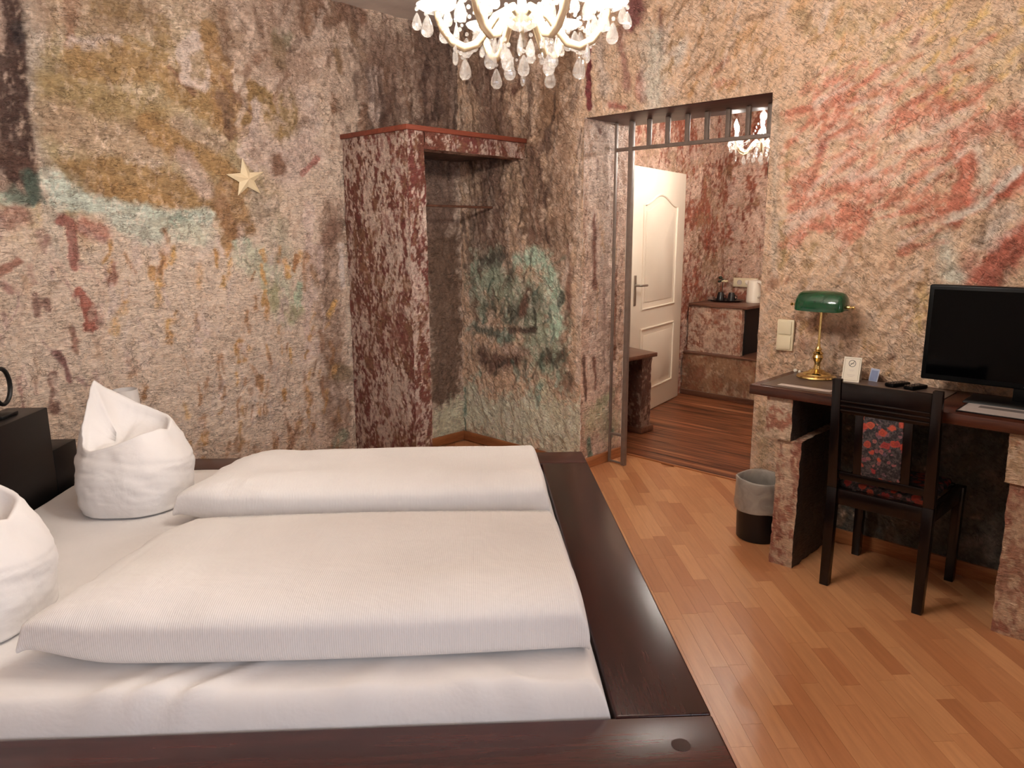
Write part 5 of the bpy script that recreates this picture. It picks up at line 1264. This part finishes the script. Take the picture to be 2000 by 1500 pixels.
for i in range(6):
    a = i * R(60); MB().ball((.016 * math.cos(a), -.028 + .018 * math.sin(a), .168 + .004 * (i % 2)), .014, 8, .7).build('petal', M['petal'], vf)
for (y, z, r) in ((.018, .20, .02), (.03, .165, .014), (-.004, .18, .014), (.012, .17, .012)): MB().ball((0, y, z), r, 8, .8).build('leaf', M['leaf'], vf)
# kettle
kt = empty('kettle', (2.86, -.745, KZ), 0, 'white electric kettle on the right of the hall cabinet', 'kettle')
MB().lathe([(0, 0), (.062, 0), (.066, .012), (.064, .02), (.060, .17), (.055, .195), (.02, .205), (0, .206)], 32).build('kettle_body', M['white_plastic'], kt)
MB().tube([(-.03, -.05, .185), (-.045, -.085, .18), (-.05, -.105, .14), (-.045, -.10, .08), (-.03, -.055, .05)], .011, 10).build('handle', M['white_plastic'], kt)
MB().prism([(.052, .15), (.085, .18), (.08, .195), (.05, .19)], -.016, .016, 'x').build('spout', M['white_plastic'], kt)
# socket strip
sk = empty('socket_strip', (HX - .012, -.55, .985), 0, 'cream double socket on the hall wall behind the kettle', 'socket')
MB().box(-.012, .008, -.12, .12, -.042, .042).bevel(.004).build('plate', M['cream_plastic'], sk)
for y in (-.03, .055): MB().lathe([(0, 0), (.019, 0), (.021, -.004), (.023, -.004), (.024, .001)], 20, (-.0125, y, 0), 'x', False).build('socket_well', M['strip'], sk)

# low side counter just inside the hall
hc = empty('hall_counter', (.8, -.7, 0), 0, 'small counter with dark board on a stucco pillar behind the door jamb', 'counter')
def offc(o): o.location = (-.8, .7, 0); return o
offc(rough_box('pillar', (.962, -.852, 0.0), (1.085, HY0 - .19, .585), M['plaster_fleck'], fleck_colors((116, 76, 62), [((196, 164, 146), .7), ((88, 58, 50), .5)], .54, 9, 18, 9), hc, .009, .014, 'xXyYzZ', 6))
offc(MB().prism([(WALL_T + .002, -.93), (.972, -.972), (1.10, HY0 - .19), (WALL_T + .002, HY0 - .006)], .590, .618, 'z').bevel(.003).build('counter_board', M['shelf_wood'], hc))
offc(MB().box(.945, 1.105, -.872, HY0 - .19, .006, .05).bevel(.003).build('plinth', M['shelf_wood'], hc))

# ------------------------------------------------------------------ chandeliers
def drop_mesh(L, w_):
    prof = [(0, 0), (w_ * .10, -.04 * L), (w_ * .26, -.22 * L), (w_ * .42, -.45 * L), (w_ * .5, -.66 * L), (w_ * .46, -.82 * L), (w_ * .28, -.95 * L), (0, -L)]
    b = MB().lathe(prof, 10); b.ball((0, 0, .010), .0062, 8)
    me = b.mesh('crystal_drop', False); me.materials.append(M['crystal']); return me
DROPS = {'big': drop_mesh(.060, .036), 'mid': drop_mesh(.048, .028), 'slim': drop_mesh(.056, .017), 'small': drop_mesh(.034, .018)}
def chandelier(name, loc, label, bulbm, rz, sc=1.0, arms=6):
    ro = empty(name, loc, rz, label, 'chandelier', None)
    ro.scale = (sc, sc, sc)
    rg = random.Random(11)
    # column; z measured from the lowest glass finial
    MB().lathe([(0, 0), (.010, .004), (.014, .018), (.007, .03), (.007, .042), (.028, .05), (.046, .062), (.05, .075), (.030, .088), (.014, .10), (.012, .13), (.030, .145), (.041, .165), (.030, .19), (.012, .205), (.012, .26), (.026, .28), (.033, .30), (.024, .325), (.010, .34), (.010, .40), (.03, .42), (.05, .425), (.03, .43), (.008, .445), (.008, .47), (0, .47)], 24).build('glass_column', M['crystal'], ro)
    MB().tube([(0, 0, .02), (0, 0, .47)], .0045, 8).build('column_rod', M['gilt'], ro)
    MB().tube([(0, 0, .47), (0, 0, (CEIL - loc[2]) / sc - .05)], .004, 6).build('chain', M['brass'], ro)
    MB().lathe([(0, 0), (.05, 0), (.055, -.01), (.045, -.035), (.012, -.05), (0, -.05)], 24, (0, 0, (CEIL - loc[2]) / sc - .001)).build('ceiling_rose', M['brass'], ro)
    dish = None; cand = None; bul = None
    for k in range(arms):
        a = 2 * math.pi * k / arms
        ca, sa = math.cos(a), math.sin(a)
        prof = [(.028, .085), (.05, .098), (.075, .085), (.10, .05), (.13, .012), (.165, .002), (.20, .018), (.228, .052), (.242, .085), (.245, .10)]
        arm = MB().tube([(r * ca, r * sa, z) for r, z in prof], [.009, .012, .012, .012, .012, .012, .012, .011, .009, .008], 10).build('arm', M['gilt'], ro)
        bx, by, bz = .245 * ca, .245 * sa, .10
        def sub(nm, me):
            o = link_mesh(nm, me, None, arm); o.location = (bx, by, bz); return o
        if dish is None:
            dish = MB().lathe([(.006, -.004), (.03, -.002), (.052, .010), (.058, .018), (.055, .019), (.03, .004), (.008, .003)], 20, cap=False).mesh('bobeche'); dish.materials.append(M['thin_crystal'])
            cand = MB().lathe([(0, 0), (.013, 0), (.014, .02), (.011, .024), (.0105, .085), (0, .086)], 14).mesh('candle'); cand.materials.append(M['white_plastic'])
            bul = MB().lathe([(0, .086), (.009, .088), (.013, .10), (.0165, .118), (.0155, .132), (.009, .150), (.003, .166), (0, .170)], 14).mesh('bulb'); bul.materials.append(bulbm)
        sub('bobeche', dish); sub('candle', cand); sub('bulb', bul)
        def hang(kind, x, y, z, par, rot=0):
            o = link_mesh('crystal_drop', DROPS[kind], None, par); o.location = (x, y, z - .016); o.rotation_euler = (rg.uniform(-.05, .05), rg.uniform(-.05, .05), rot); return o
        for q in range(6):
            t = a + q * R(60) + R(10)
            hang(('mid', 'big', 'mid', 'slim', 'big', 'mid')[q], bx + .056 * math.cos(t), by + .056 * math.sin(t), bz + .012 - (.0, .018, .0, .022, .010, .0)[q], arm, t)
        hang('big', .165 * ca, .165 * sa, -.010, arm, a)
        hang('small', .115 * ca, .115 * sa, .025, arm, a)
        # bead garland from bobeche to bobeche and up to the column
        for (p, q_, sag, nb) in (((.245 * ca, .245 * sa, .095), (.245 * math.cos(a + 2 * math.pi / arms), .245 * math.sin(a + 2 * math.pi / arms), .095), .085, 17), ((.245 * ca, .245 * sa, .10), (.03 * ca, .03 * sa, .27), .09, 16)):
            g = MB()
            for i in range(1, nb):
                t = i / nb
                g.ball((p[0] + (q_[0] - p[0]) * t, p[1] + (q_[1] - p[1]) * t, p[2] + (q_[2] - p[2]) * t - sag * 4 * t * (1 - t)), .0062 if i % 2 else .0046, 6)
            g.build('bead_garland', M['crystal'], ro, False)
        am = a + math.pi / arms
        hang('slim', .21 * math.cos(am), .21 * math.sin(am), .005, ro, am)
        (hang('big', .075 * ca, .075 * sa, .0, ro, a) if k % 2 else hang('mid', .05 * ca, .05 * sa, .03, ro, a))
    for t in (0.4,): 
        o = link_mesh('crystal_drop', DROPS['big'], None, ro); o.location = (.03 * math.cos(t), .03 * math.sin(t), -.012)
    return ro
chandelier('crystal_chandelier', (-1.936, -2.392, 1.93), 'large gilt crystal chandelier hanging above the bed', M['bulb'], R(12), .92)
chandelier('crystal_chandelier', (1.40, -1.45, 1.965), 'smaller lit crystal chandelier in the hall beyond the doorway', M['bulb_hall'], R(25), .78)
